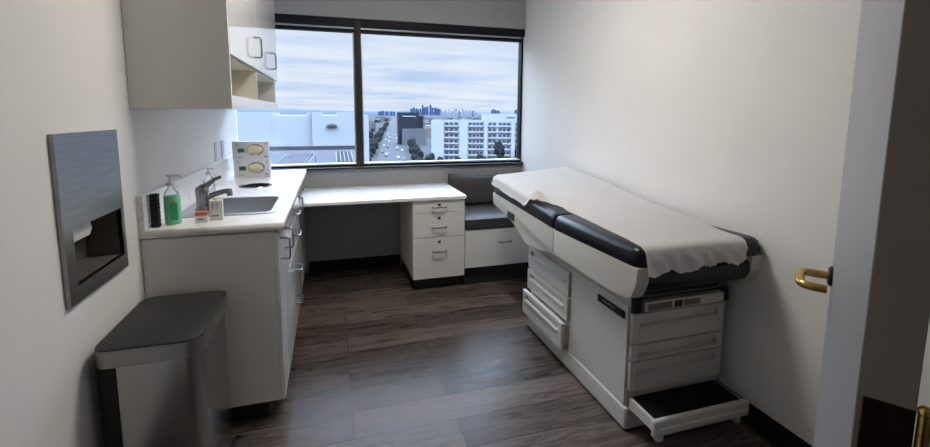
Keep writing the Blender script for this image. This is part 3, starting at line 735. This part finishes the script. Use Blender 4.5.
# upholstery: pads with rolled edges; z follows the table
def pad(y0, y1, zb0, zb1, th, name, roll0, roll1, n=30):
    """upholstered slab: rolled sides, each end rolled by its own radius"""
    b = bm_new(); bmesh.ops.create_cube(b, size=2); bmesh.ops.subdivide_edges(b, edges=b.edges[:], cuts=n, use_grid_fill=True)
    cx = (SXL+SXR)/2; hx = (SXR-SXL)/2-.002; hy = (y1-y0)/2; cy = (y0+y1)/2; rs = .045
    for v in b.verts:
        u, w_, q = v.co
        # pack the grid lines toward the borders
        u = math.copysign(1-(1-abs(u))**1.5, u); w_ = math.copysign(1-(1-abs(w_))**1.5, w_)
        x, y, z = u*hx, w_*hy, (q+1)/2
        rx = max(0, abs(x)-(hx-rs))/rs
        re = roll0 if y < 0 else roll1
        ry = max(0, abs(y)-(hy-re))/re
        d = min(1, math.hypot(rx, ry))
        if rx > 0 and ry > 0 and math.hypot(rx, ry) > 1:
            k = 1/math.hypot(rx, ry); x = math.copysign(hx-rs+rx*k*rs, x); y = math.copysign(hy-re+ry*k*re, y)
        tt = th+(.034*max(0, (cy+y-y0)/(y1-y0)) if y1 > 2.5 else 0)
        top = tt-.026*(1-math.sqrt(max(0, 1-d*d)))*(1 if max(rx, ry) > 0 else 0)
        t = (cy+y-y0)/(y1-y0)
        bulge = .004*math.sin(z*PI)
        if abs(v.co.x) > .999: x += math.copysign(bulge, x)
        v.co = Vector((cx+x, cy+y, zb0+(zb1-zb0)*t+z*top))
    return link(name, b, M['vinyl'], ET, 50)
tag(pad(YN, YS-.002, .784, .768, .078, 'seat_pad', .045, .012), 'black vinyl seat pad')
tag(pad(YS+.002, YF+.01, .768, .808, .078, 'back_pad', .012, .05), 'black vinyl back pad')
b = bm_new(); tube(b, [(SXL+.006, YN+.30, .800), (SXL+.012, YN+.30, .836), (SXL+.06, YN+.30, .8555), (SXR-.06, YN+.30, .8555)], .0022, 6); link('stitch_seam', b, M['dark'], ET)

# paper sheet over the pads
def pad_top(x, y):
    if y < YS: zb = .784+(.768-.784)*(y-YN)/(YS-YN)
    else: zb = .768+.074*(y-YS)/(YF+.01-YS)
    z = zb+.078
    e = min(1, max(0, abs(x-(SXL+SXR)/2)-((SXR-SXL)/2-.047))/.045)
    z -= .026*(1-math.sqrt(max(0, 1-e*e)))
    return z
b = bm_new(); NU, NV = 64, 150
ys0, ys1 = YN, YF+.012
grid = []
front_drop = .088; Ltot = (ys1-ys0)+front_drop
for j in range(NV+1):
    s = j/NV*Ltot-front_drop            # arc length; negative = hanging over the front edge
    row = []
    for i in range(NU+1):
        u = (i/NU)**1.5
        y = max(s, 0)+ys0
        # edges of the sheet: straight over the seat, spreading over the whole head end
        t = min(1, max(0, (y-2.17)/.17)); t = t*t*(3-2*t)
        ta = min(1, max(0, (y-1.40)/.6)); xl = (1.876+.072*ta)*(1-t)+(SXL-.010)*t; tb = min(1, max(0, (y-1.40)/.42)); tb = tb*tb*(3-2*tb); xr = 2.372+.083*tb
        x = xl+(xr-xl)*u
        wr = noise.noise(Vector((x*9, y*5, 1.3)))
        fine = noise.noise(Vector((x*30, y*22, 4.1)))
        z = pad_top(x, y)+.0045+.002*wr+.0007*fine
        if y > 2.1 and u < .25: z += .012*abs(noise.noise(Vector((x*16, y*11, 7))))*(1-u/.25)
        fold = math.exp(-((y-2.33)/.05)**2)*math.exp(-((u-.05)/.09)**2); z += .055*fold+.052*u*min(1, max(0, (y-1.55)/.9))+.002
        if x < SXL+.004: z -= (SXL+.004-x)*2.6*(1-fold)
        yy = y
        if s < .03:                     # roll over the front edge
            k = min(1, (.03-s)/.05); yy = ys0+s if s > 0 else ys0
            yy = ys0+.03-.042*math.sin(k*PI/2); z -= .028*(1-math.cos(k*PI/2))
            if s < -.02:
                hang = -s-.02; rag = 1+.10*math.sin(u*23)+.22*noise.noise(Vector((u*11, 3, 0)))+(.10 if u < .5 else -.05)
                z -= hang*rag; yy += -.004*math.sin(u*40+s*60)-.006-.010*hang/.07*(1+math.sin(u*17))
            if .45 < u < .95: z += .004*math.sin(u*120)*k
        row.append(b.verts.new((x, yy, z)))
    grid.append(row)
for j in range(NV):
    for i in range(NU):
        f = b.faces.new((grid[j][i], grid[j][i+1], grid[j+1][i+1], grid[j+1][i])); f.smooth = True
bmesh.ops.solidify(b, geom=b.faces[:], thickness=.0012)
pap = tag(link('exam_paper', b, M['paper'], None, 70), 'white disposable paper sheet draped over the black exam table top', 'paper sheet')

# ------------------------------------------------------------------ ceiling lights
def troffer(x, y, w, l, mt, lab, z=H):
    t = thing('ceiling_light', (x, y, z-.05), lab, 'ceiling light')
    b = bm_new(); fr = .03
    box(b, x-w/2, x+w/2, y-l/2, y-l/2+fr, z-.05, z-.0005); box(b, x-w/2, x+w/2, y+l/2-fr, y+l/2, z-.05, z-.0005)
    box(b, x-w/2, x-w/2+fr, y-l/2+fr, y+l/2-fr, z-.05, z-.0005); box(b, x+w/2-fr, x+w/2, y-l/2+fr, y+l/2-fr, z-.05, z-.0005)
    link('frame', b, M['white'], t)
    b = bm_new(); box(b, x-w/2+fr, x+w/2-fr, y-l/2+fr, y+l/2-fr, z-.042, z-.036); tag(link('diffuser', b, mt, t), 'glowing diffuser')
troffer(1.28, 2.12, .6, .6, M['lamp'], 'warm white panel light in the exam room ceiling')
troffer(.9, -.85, 1.2, .6, M['hall'], 'warm white panel light in the hall ceiling')

# ------------------------------------------------------------------ the city outside (street is 30 m below)
GZ = -28.6
b = bm_new(); box(b, -4500, 9000, 30, 12000, GZ-1, GZ)
tag(link('ground', b, M['ground']), kind='structure')
def flat_strip(pts, z, w=None): pass
# boulevard running away from the building
p0 = far(392, 163.2, 266); 
rd_dir = (Vector((150, 1119, 0))-Vector((35.2, 267, 0))).normalized(); rd_n = Vector((rd_dir.y, -rd_dir.x, 0)); rd_o = Vector((35.2, 267, 0))
def rpt(s, n, z=GZ): p = rd_o+rd_dir*s+rd_n*n; return Vector((p.x, p.y, z))
b = bm_new(); vs = [b.verts.new(rpt(s, n, z)) for z in (GZ+.02, GZ+.25) for s, n in ((-200, -10), (-200, 10), (2600, 10), (2600, -10))]
for f in ((0, 1, 2, 3), (4, 7, 6, 5), (0, 4, 5, 1), (1, 5, 6, 2), (2, 6, 7, 3), (3, 7, 4, 0)): b.faces.new([vs[i] for i in f])
tag(link('road', b, M['asphalt']), kind='structure')

def city_box(bm, cx, cy, w, d, h, ang=0, z=GZ, mi=0):
    box(bm, cx-w/2, cx+w/2, cy-d/2, cy+d/2, z, z+h, 0, 1, mi, Matrix.Rotation(ang, 3, 'Z'), Vector((cx, cy, z)))

# white apartment block on the right: bays of windows between blank piers
FA = far(431.5, 120.5, 240); az = -CP['yaw']-.03
fu = Vector((math.cos(az), math.sin(az), 0)); fv = Vector((-fu.y, fu.x, 0))
ab = thing('apartment_block', (FA.x, FA.y, GZ), 'white seven storey apartment block filling the right of the view', 'building')
def fb(bm, u0, u1, v0, v1, z0, z1, mi=0):
    ps = [FA+fu*u+fv*v for u, v in ((u0, v0), (u1, v0), (u1, v1), (u0, v1))]
    lo = [bm.verts.new((p.x, p.y, z0)) for p in ps]; hi = [bm.verts.new((p.x, p.y, z1)) for p in ps]
    for f in [(lo[3], lo[2], lo[1], lo[0]), tuple(hi)]+[(lo[i], lo[(i+1) % 4], hi[(i+1) % 4], hi[i]) for i in range(4)]:
        q = bm.faces.new(f); q.material_index = mi
ztop = FA.z; up = FA.y/ (CP['f']*ray(465, 120).normalized().dot(F_)) if False else None
mpp = (far(519, 120.5, 240)-far(431.5, 120.5, 240)).length/87.5     # metres per pixel on the facade
fh = 5.35*mpp
b = bm_new(); fb(b, 0, 120*mpp, 0, 14, GZ, ztop)
# projecting piers give the facade its stepped relief
for u0, u1 in ((0, 11.5), (25.8, 33.5), (48.5, 51.8), (73.5, 76.8), (88, 96)): fb(b, u0*mpp, u1*mpp, -1.4, -.01, GZ, ztop+.5)
fb(b, 46*mpp, 81*mpp, .5, 9, ztop, ztop+6.6*mpp); fb(b, 0, 120*mpp, 0, .4, ztop, ztop+.5)
link('walls', b, M['stucco'], ab)
for fl in range(8):
    zt = ztop-1.1*mpp-fl*fh
    for u0, u1, k in ((12, 25, 3), (34.2, 48, 4), (52.3, 60, 2), (61.5, 73, 3), (77.3, 87.5, 3)):
        b = bm_new(); n = k
        for q in range(n):
            a = u0+(u1-u0)*(q+.10)/n; c = u0+(u1-u0)*(q+.86)/n
            fb(b, a*mpp, c*mpp, -.12, -.02, zt-2.9*mpp, zt-.5*mpp)
        link('window', b, M['pane'], ab)
        b = bm_new(); fb(b, (u0-.2)*mpp, (u1+.2)*mpp, -1.0, -.14, zt-4.4*mpp, zt-3.1*mpp); link('balcony', b, M['stucco'], ab)
b = bm_new(); fb(b, 69*mpp, 77*mpp, .3, .49, ztop+2.6*mpp, ztop+3.8*mpp); link('vent_louvre', b, M['conc'], ab)

def simple_building(x0p, x1p, ytop, depth, y, label, mats, thick, extra=None, name='office_building', base=GZ):
    a = far(x0p, ytop, y); c = far(x1p, ytop, y)
    t = thing(name, ((a.x+c.x)/2, y+thick/2, base), label, 'building')
    b = bm_new(); box(b, a.x, c.x, y, y+thick, base, a.z); link('walls', b, mats, t)
    return t, a, c
# black clad building with a grey lower block
t, a, c = simple_building(398.5, 419, 112.3, 0, 420, 'black clad office block with a grey lower wall beside the boulevard', M['blackf'], 10)
mp = (c.x-a.x)/20.5
b = bm_new(); box(b, c.x, c.x+5.2*mp, 424, 432, GZ, a.z-3.2*mp); link('side_wing', b, M['blackf'], t)
b = bm_new(); box(b, a.x+3*mp, c.x+5.8*mp, 412, 419.9, GZ, a.z-16.3*mp); link('lower_block', b, M['conc'], t)
b = bm_new(); box(b, a.x+3.8*mp, a.x+17*mp, 419.4, 419.9, a.z-4.3*mp, a.z-3.4*mp); link('sign_strip', b, M['stucco'], t)
# two white blank-walled blocks behind the left pane
t, a, c = simple_building(226, 311.3, 115.2, 0, 130, 'white windowless block at the far left of the window view', M['stucco2'], 25, name='warehouse')
mp = (c.x-a.x)/83.5
b = bm_new(); box(b, a.x, a.x+44*mp, 130.2, 150, a.z, a.z+3.0*mp); box(b, c.x-5.2*mp, c.x, 130.2, 150, a.z, a.z+3.6*mp); link('roof_house', b, M['stucco2'], t)
t, a, c = simple_building(311.5, 368.5, 115.2, 0, 128, 'white block with a wide parapet crossing behind the window mullion', M['stucco2'], 25, name='warehouse')
mp = (c.x-a.x)/57
b = bm_new(); box(b, a.x, a.x+9*mp, 128.2, 150, a.z, a.z+3.4*mp); box(b, a.x+26*mp, c.x-5*mp, 128.2, 150, a.z, a.z+3.4*mp); link('parapet', b, M['stucco2'], t)
b = bm_new(); prism(b, [(a.x+14*mp, a.z-11*mp), (a.x+25*mp, a.z-11*mp), (a.x+23*mp, a.z-9.2*mp), (a.x+19*mp, a.z-8.6*mp), (a.x+15.5*mp, a.z-9.6*mp)], 'y', 126.8, 127.9); link('awning', b, M['conc'], t)
# flat roof with solar canopies just below
r0 = far(236, 167, 40); r1 = far(356, 153.4, 75)
rt = thing('flat_roof_building', (-1, 50, GZ), 'flat grey roofed building just below the left window pane', 'building')
b = bm_new(); box(b, -14, 4.6, 27, 76, GZ, -4.6); link('walls', b, M['roofs'], rt)
b = bm_new(); box(b, -14, 4.6, 75.2, 76, -4.59, -4.0); box(b, -14, 4.6, 27, 27.5, -4.59, -4.2); link('parapet', b, M['roofs'], rt)
def solar(pxa, pxb, y0, z0, y1, z1, skew, n, label):
    A = far(pxa, 160, y0); B = far(pxb, 160, y0); A.z = B.z = z0
    t = thing('solar_array', ((A.x+B.x)/2, (y0+y1)/2, -4.6), label, 'solar panels', 'solar arrays on the flat roof')
    for k in range(n):
        b = bm_new(); xa = A.x+(B.x-A.x)*(k+.05)/n; xb = A.x+(B.x-A.x)*(k+.93)/n
        lo = [b.verts.new(p) for p in ((xa, y0, z0), (xb, y0, z0), (xb+skew, y1, z1), (xa+skew, y1, z1))]
        f = b.faces.new(lo); bmesh.ops.solidify(b, geom=[f], thickness=.06); link('solar_panel', b, M['solar'], t)
    b = bm_new()
    for k in range(n+1):
        xa = A.x+(B.x-A.x)*k/n; tube(b, [(xa, y0, z0-.02), (xa+skew, y1, z1-.02)], .035, 6)
    for xa in (A.x, B.x):
        tube(b, [(xa, y0, -4.6), (xa, y0, z0)], .08, 6); tube(b, [(xa+skew, y1, -4.6), (xa+skew, y1, z1)], .08, 6)
    link('rack', b, M['alu'], t)
solar(273, 306, 38, -2.78, 44, -2.48, .55, 7, 'blue grey rooftop solar array at the left of the window view')
solar(337, 354, 38, -2.8, 44, -2.35, .0, 4, 'blue grey rooftop solar array beside the window mullion')

# low city between here and the skyline
def az_pt(px, y): 
    d = ray(px, 113); return CP['x']+d.x/d.y*y
n_h = 0
meshes = []
for k in range(6):
    b = bm_new(); box(b, -.5, .5, -.5, .5, 0, 1, 0, 1, 0); box(b, -.52, .52, -.52, .52, 1, 1.05, 0, 1, 1)
    me = bpy.data.meshes.new('low_building'); b.to_mesh(me); b.free()
    me.materials.append(M['hw'][k % 3]); me.materials.append(M['hw'][(k+1) % 4]); meshes.append(me)
placed = 0; tries = 0; lb_occ = []
while placed < 150 and tries < 3000:
    tries += 1
    y = 230*math.exp(random.random()**.8*2.2); px = random.uniform(366, 434) if y < 420 else random.uniform(362, 530)
    x = az_pt(px, y); p = Vector((x, y, 0))
    n = (p-rd_o).dot(rd_n); s = (p-rd_o).dot(rd_dir)
    if abs(n) < 20: continue
    if y > 1000 and px > 488: continue
    if abs(px-410) < 16 and 385 < y < 480: continue
    if px > 425 and y < 300: continue
    if 392 < px < 432 and 395 < y < 480: continue
    w, d, h = random.uniform(9, 24), random.uniform(9, 24), random.uniform(4, 10)*(1+.4*(y > 500))
    if abs(n) < 21+max(w, d)*.75: continue
    if any((x-a)**2+(y-c)**2 < (max(w, d)*.75+q)**2 for a, c, q in lb_occ): continue
    lb_occ.append((x, y, max(w, d)*.75))
    o = bpy.data.objects.new('low_building', meshes[placed % 6]); COL.objects.link(o)
    o.location = (x, y, GZ); o.scale = (w, d, h); o.rotation_euler.z = -math.atan2(rd_dir.x, rd_dir.y)
    tag(o, 'low flat roofed building among the city blocks beyond the window', 'building', 'low city buildings beyond the window'); placed += 1
# street trees and the tree line
tm = []
for k in range(4):
    b = bm_new(); rnd = random.Random(k)
    for q in range(7):
        c = Vector((rnd.uniform(-.32, .32), rnd.uniform(-.32, .32), rnd.uniform(.45, .85)))
        bb = bm_new(); bmesh.ops.create_icosphere(bb, subdivisions=2, radius=rnd.uniform(.2, .34))
        for v in bb.verts: v.co = c+v.co*(1+.45*noise.noise(v.co*7+Vector((q, k, 0))))
        me = bpy.data.meshes.new('t'); bb.to_mesh(me); bb.free(); b.from_mesh(me); bpy.data.meshes.remove(me)
    nl = len(b.faces); tube(b, [(0, 0, 0), (.02, 0, .5)], .03, 6, 1)
    me = bpy.data.meshes.new('tree'); b.to_mesh(me); b.free(); me.materials.append(M['leaf']); me.materials.append(M['bark']); tm.append(me)
def tree(x, y, h, w, lab, grp, i):
    o = bpy.data.objects.new('tree', tm[i % 4]); COL.objects.link(o); o.location = (x, y, GZ); o.scale = (w, w, h); o.rotation_euler.z = i*1.7
    tag(o, lab, 'tree', grp)
occ = []
def free(x, y, r):
    for a, c, q in occ:
        if (a-x)**2+(c-y)**2 < (r+q)**2: return False
    occ.append((x, y, r)); return True
for o in bpy.data.objects:
    if o.name.startswith('low_building'): occ.append((o.location.x, o.location.y, max(o.scale.x, o.scale.y)*.72))
i = 0
for s in range(-40, 900, 11):
    for sd in (-1, 1):
        p = rpt(s-10+random.uniform(-4, 4), sd*random.uniform(13.5, 17)); i += 1
        if not free(p.x, p.y, 3.9) or 400 < p.y < 440 and p.x > 50: continue
        tree(p.x, p.y, random.uniform(5, 9), random.uniform(4.5, 6), 'dusty green street tree lining the boulevard', 'street trees along the boulevard', i)
for k in range(22):
    u = -8*mpp+k*4.4*mpp+random.uniform(-1, 1); p = FA+fu*u-fv*random.uniform(5, 8); i += 1
    h = random.uniform(6, 9)+random.choice((0, 0, 4))+(4 if k > 15 else 0)
    if k % 4 == 3 or not free(p.x, p.y, 3.3): continue
    tree(p.x, p.y, h, random.uniform(4, 5), 'dusty green tree in front of the white apartment block', 'trees at the foot of the apartment block', i)
for k in range(14):
    y = random.uniform(235, 300); p = Vector((az_pt(random.uniform(411, 430), y), y, 0)); i += 1
    if not free(p.x, p.y, 5): continue
    tree(p.x, p.y, random.uniform(7, 11), random.uniform(7, 8.5), 'rounded green tree left of the white apartment block', 'round trees left of the apartment block', i)
for k in range(200):
    y = 300*math.exp(random.random()*2.0); px = random.uniform(362, 530); x = az_pt(px, y)
    if abs((Vector((x, y, 0))-rd_o).dot(rd_n)) < 24: continue
    w_ = random.uniform(6, 9)*(1+y/900); i += 1
    if 392 < px < 430 and 395 < y < 480 or px > 428 and y < 300: continue
    if not free(x, y, w_*.62): continue
    tree(x, y, random.uniform(7, 12), w_, 'distant green tree scattered between the low buildings', 'trees among the low buildings', i)
# traffic
cm = []
for mt in (M['carw'], M['cark']):
    b = bm_new(); box(b, -.9, .9, -2.2, 2.2, .25, .9, .1); box(b, -.8, .8, -1.1, 1.4, .9, 1.5, .15)
    for sx in (-.85, .85):
        for sy in (-1.35, 1.35): tube(b, [(sx-.1, sy, .33), (sx+.1, sy, .33)], .33, 10)
    me = bpy.data.meshes.new('car'); b.to_mesh(me); b.free(); me.materials.append(mt); cm.append(me)
for k in range(30):
    ln = (-7.5, -4, 4, 7.5)[(k*7+k//4) % 4]; p = rpt(-5+k*14+random.uniform(-3, 3), ln, GZ+.25)
    if 405 < p.y < 440: continue
    o = bpy.data.objects.new('car', cm[k % 2]); COL.objects.link(o); o.location = p; o.rotation_euler.z = -math.atan2(rd_dir.x, rd_dir.y)
    tag(o, ('small pale car driving on the boulevard', 'small dark car driving on the boulevard')[k % 2], 'car', ('pale cars on the boulevard', 'dark cars on the boulevard')[k % 2])
# skyline
def tower(px, w, top, y, mt, lab, grp, base=None):
    a = far(px, top, y); sc_ = y/CP['f']/ (ray(px, 113).normalized().dot(F_))
    wm = w*y/CP['f']; b = bm_new(); x = a.x
    box(b, x-wm/2, x+wm/2, y, y+wm, GZ, a.z-(a.z-GZ)*.06); box(b, x-wm*.3, x+wm*.3, y+wm*.2, y+wm*.8, a.z-(a.z-GZ)*.06, a.z)
    tag(link('skyscraper', b, mt), lab, 'skyscraper', grp)
R2 = random.Random(3)
L1 = 'blue tower in the downtown cluster on the horizon'; G1 = 'downtown towers on the horizon'
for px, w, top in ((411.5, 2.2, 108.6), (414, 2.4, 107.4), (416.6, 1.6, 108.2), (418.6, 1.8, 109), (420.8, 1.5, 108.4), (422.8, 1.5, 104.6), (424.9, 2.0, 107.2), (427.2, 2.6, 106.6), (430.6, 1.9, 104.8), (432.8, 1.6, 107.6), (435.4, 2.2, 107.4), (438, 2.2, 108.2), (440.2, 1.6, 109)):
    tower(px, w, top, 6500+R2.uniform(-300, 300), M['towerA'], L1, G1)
L2 = 'pale tower on the horizon beside the downtown cluster'; G2 = 'pale towers along the horizon'
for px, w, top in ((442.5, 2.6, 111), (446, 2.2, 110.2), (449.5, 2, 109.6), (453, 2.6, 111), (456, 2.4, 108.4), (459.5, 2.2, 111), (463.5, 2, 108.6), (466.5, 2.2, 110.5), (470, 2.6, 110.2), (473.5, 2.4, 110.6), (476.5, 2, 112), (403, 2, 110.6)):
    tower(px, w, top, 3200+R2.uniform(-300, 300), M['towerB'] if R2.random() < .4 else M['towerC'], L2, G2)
L3 = 'small blue block on the horizon above the boulevard'; G3 = 'blue blocks at the far end of the boulevard'
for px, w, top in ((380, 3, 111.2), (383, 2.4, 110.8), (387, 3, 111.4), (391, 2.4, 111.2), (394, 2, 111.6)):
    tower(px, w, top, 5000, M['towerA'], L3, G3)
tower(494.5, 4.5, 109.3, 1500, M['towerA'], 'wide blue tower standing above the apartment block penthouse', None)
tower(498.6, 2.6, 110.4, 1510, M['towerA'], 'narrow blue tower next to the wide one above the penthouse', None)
tower(517.3, 3.8, 109.6, 900, M['towerA'], 'hazy blue tower at the right edge of the window', None)
# hills
b = bm_new(); NH = 120; lo = []; hi = []; bk = []
for k in range(NH+1):
    x = -6500+k*(16500/NH); z = 60+80*max(0, noise.noise(Vector((x*.0006, 2, 0)))+.25)+12*noise.noise(Vector((x*.004, 0, 0)))
    if x > 2200: z = min(z, 60)
    lo.append(b.verts.new((x, 11200, GZ))); hi.append(b.verts.new((x, 11700, GZ+z))); bk.append(b.verts.new((x, 12000, GZ)))
for k in range(NH):
    b.faces.new((lo[k], lo[k+1], hi[k+1], hi[k])); b.faces.new((hi[k], hi[k+1], bk[k+1], bk[k]))
tag(link('hills', b, M['hill'], None, 60), kind='structure')

# ------------------------------------------------------------------ sky and sun
w = bpy.data.worlds.new('sky'); S.world = w; w.use_nodes = True; nt = w.node_tree; N = nt.nodes; L = nt.links
bg = N['Background']
tcn = N.new('ShaderNodeTexCoord'); sep = N.new('ShaderNodeSeparateXYZ'); L.new(tcn.outputs['Generated'], sep.inputs[0])
zc = N.new('ShaderNodeMath'); zc.operation = 'MAXIMUM'; zc.inputs[1].default_value = 0; L.new(sep.outputs['Z'], zc.inputs[0])
za = N.new('ShaderNodeMath'); za.operation = 'ADD'; za.inputs[1].default_value = .05; L.new(zc.outputs[0], za.inputs[0])
dx = N.new('ShaderNodeMath'); dx.operation = 'DIVIDE'; L.new(sep.outputs['X'], dx.inputs[0]); L.new(za.outputs[0], dx.inputs[1])
dy = N.new('ShaderNodeMath'); dy.operation = 'DIVIDE'; L.new(sep.outputs['Y'], dy.inputs[0]); L.new(za.outputs[0], dy.inputs[1])
cmb = N.new('ShaderNodeCombineXYZ'); L.new(dx.outputs[0], cmb.inputs[0]); L.new(dy.outputs[0], cmb.inputs[1])
mpn = N.new('ShaderNodeMapping'); mpn.inputs['Scale'].default_value = (.55, .9, 1); mpn.inputs['Rotation'].default_value = (0, 0, .15); L.new(cmb.outputs[0], mpn.inputs['Vector'])
n1 = N.new('ShaderNodeTexNoise'); n1.inputs['Scale'].default_value = .8; n1.inputs['Detail'].default_value = 7; n1.inputs['Roughness'].default_value = .55; n1.inputs['Distortion'].default_value = .5
L.new(mpn.outputs[0], n1.inputs['Vector'])
rp = N.new('ShaderNodeValToRGB'); e = rp.color_ramp.elements
e[0].position = .30; e[0].color = (.53, .68, .94, 1); e[1].position = .62; e[1].color = (.86, .92, 1.0, 1)
k = e.new(.46); k.color = (.72, .82, .98, 1)
L.new(n1.outputs['Fac'], rp.inputs['Fac']); 
hi_ = N.new('ShaderNodeMapRange'); hi_.inputs['From Min'].default_value = .20; hi_.inputs['From Max'].default_value = .5
L.new(sep.outputs['Z'], hi_.inputs['Value'])
mxs = N.new('ShaderNodeMix'); mxs.data_type = 'RGBA'; mxs.inputs[7].default_value = (.62, .79, 1.0, 1)
L.new(hi_.outputs[0], mxs.inputs[0]); L.new(rp.outputs['Color'], mxs.inputs[6]); L.new(mxs.outputs[2], bg.inputs['Color'])
gr = N.new('ShaderNodeMapRange'); gr.inputs['From Min'].default_value = .20; gr.inputs['From Max'].default_value = .55; gr.inputs['To Min'].default_value = 1.0; gr.inputs['To Max'].default_value = 21.0
L.new(sep.outputs['Z'], gr.inputs['Value']); L.new(gr.outputs[0], bg.inputs['Strength'])
sl = bpy.data.lights.new('sun', 'SUN'); sl.energy = .5; sl.angle = math.radians(12); sl.color = (1, .97, .93)
so = bpy.data.objects.new('sun', sl); COL.objects.link(so); so.rotation_euler = (math.radians(48), 0, math.radians(-18))

S.view_settings.view_transform = 'Standard'; S.view_settings.look = 'None'; S.view_settings.gamma = 1; S.view_settings.exposure = 0; S.view_settings.use_curve_mapping = False
S.cycles.max_bounces = 10; S.cycles.diffuse_bounces = 6; S.cycles.transparent_max_bounces = 12; S.cycles.use_denoising = True
for o in bpy.data.objects:
    if '_w' in o: del o['_w']
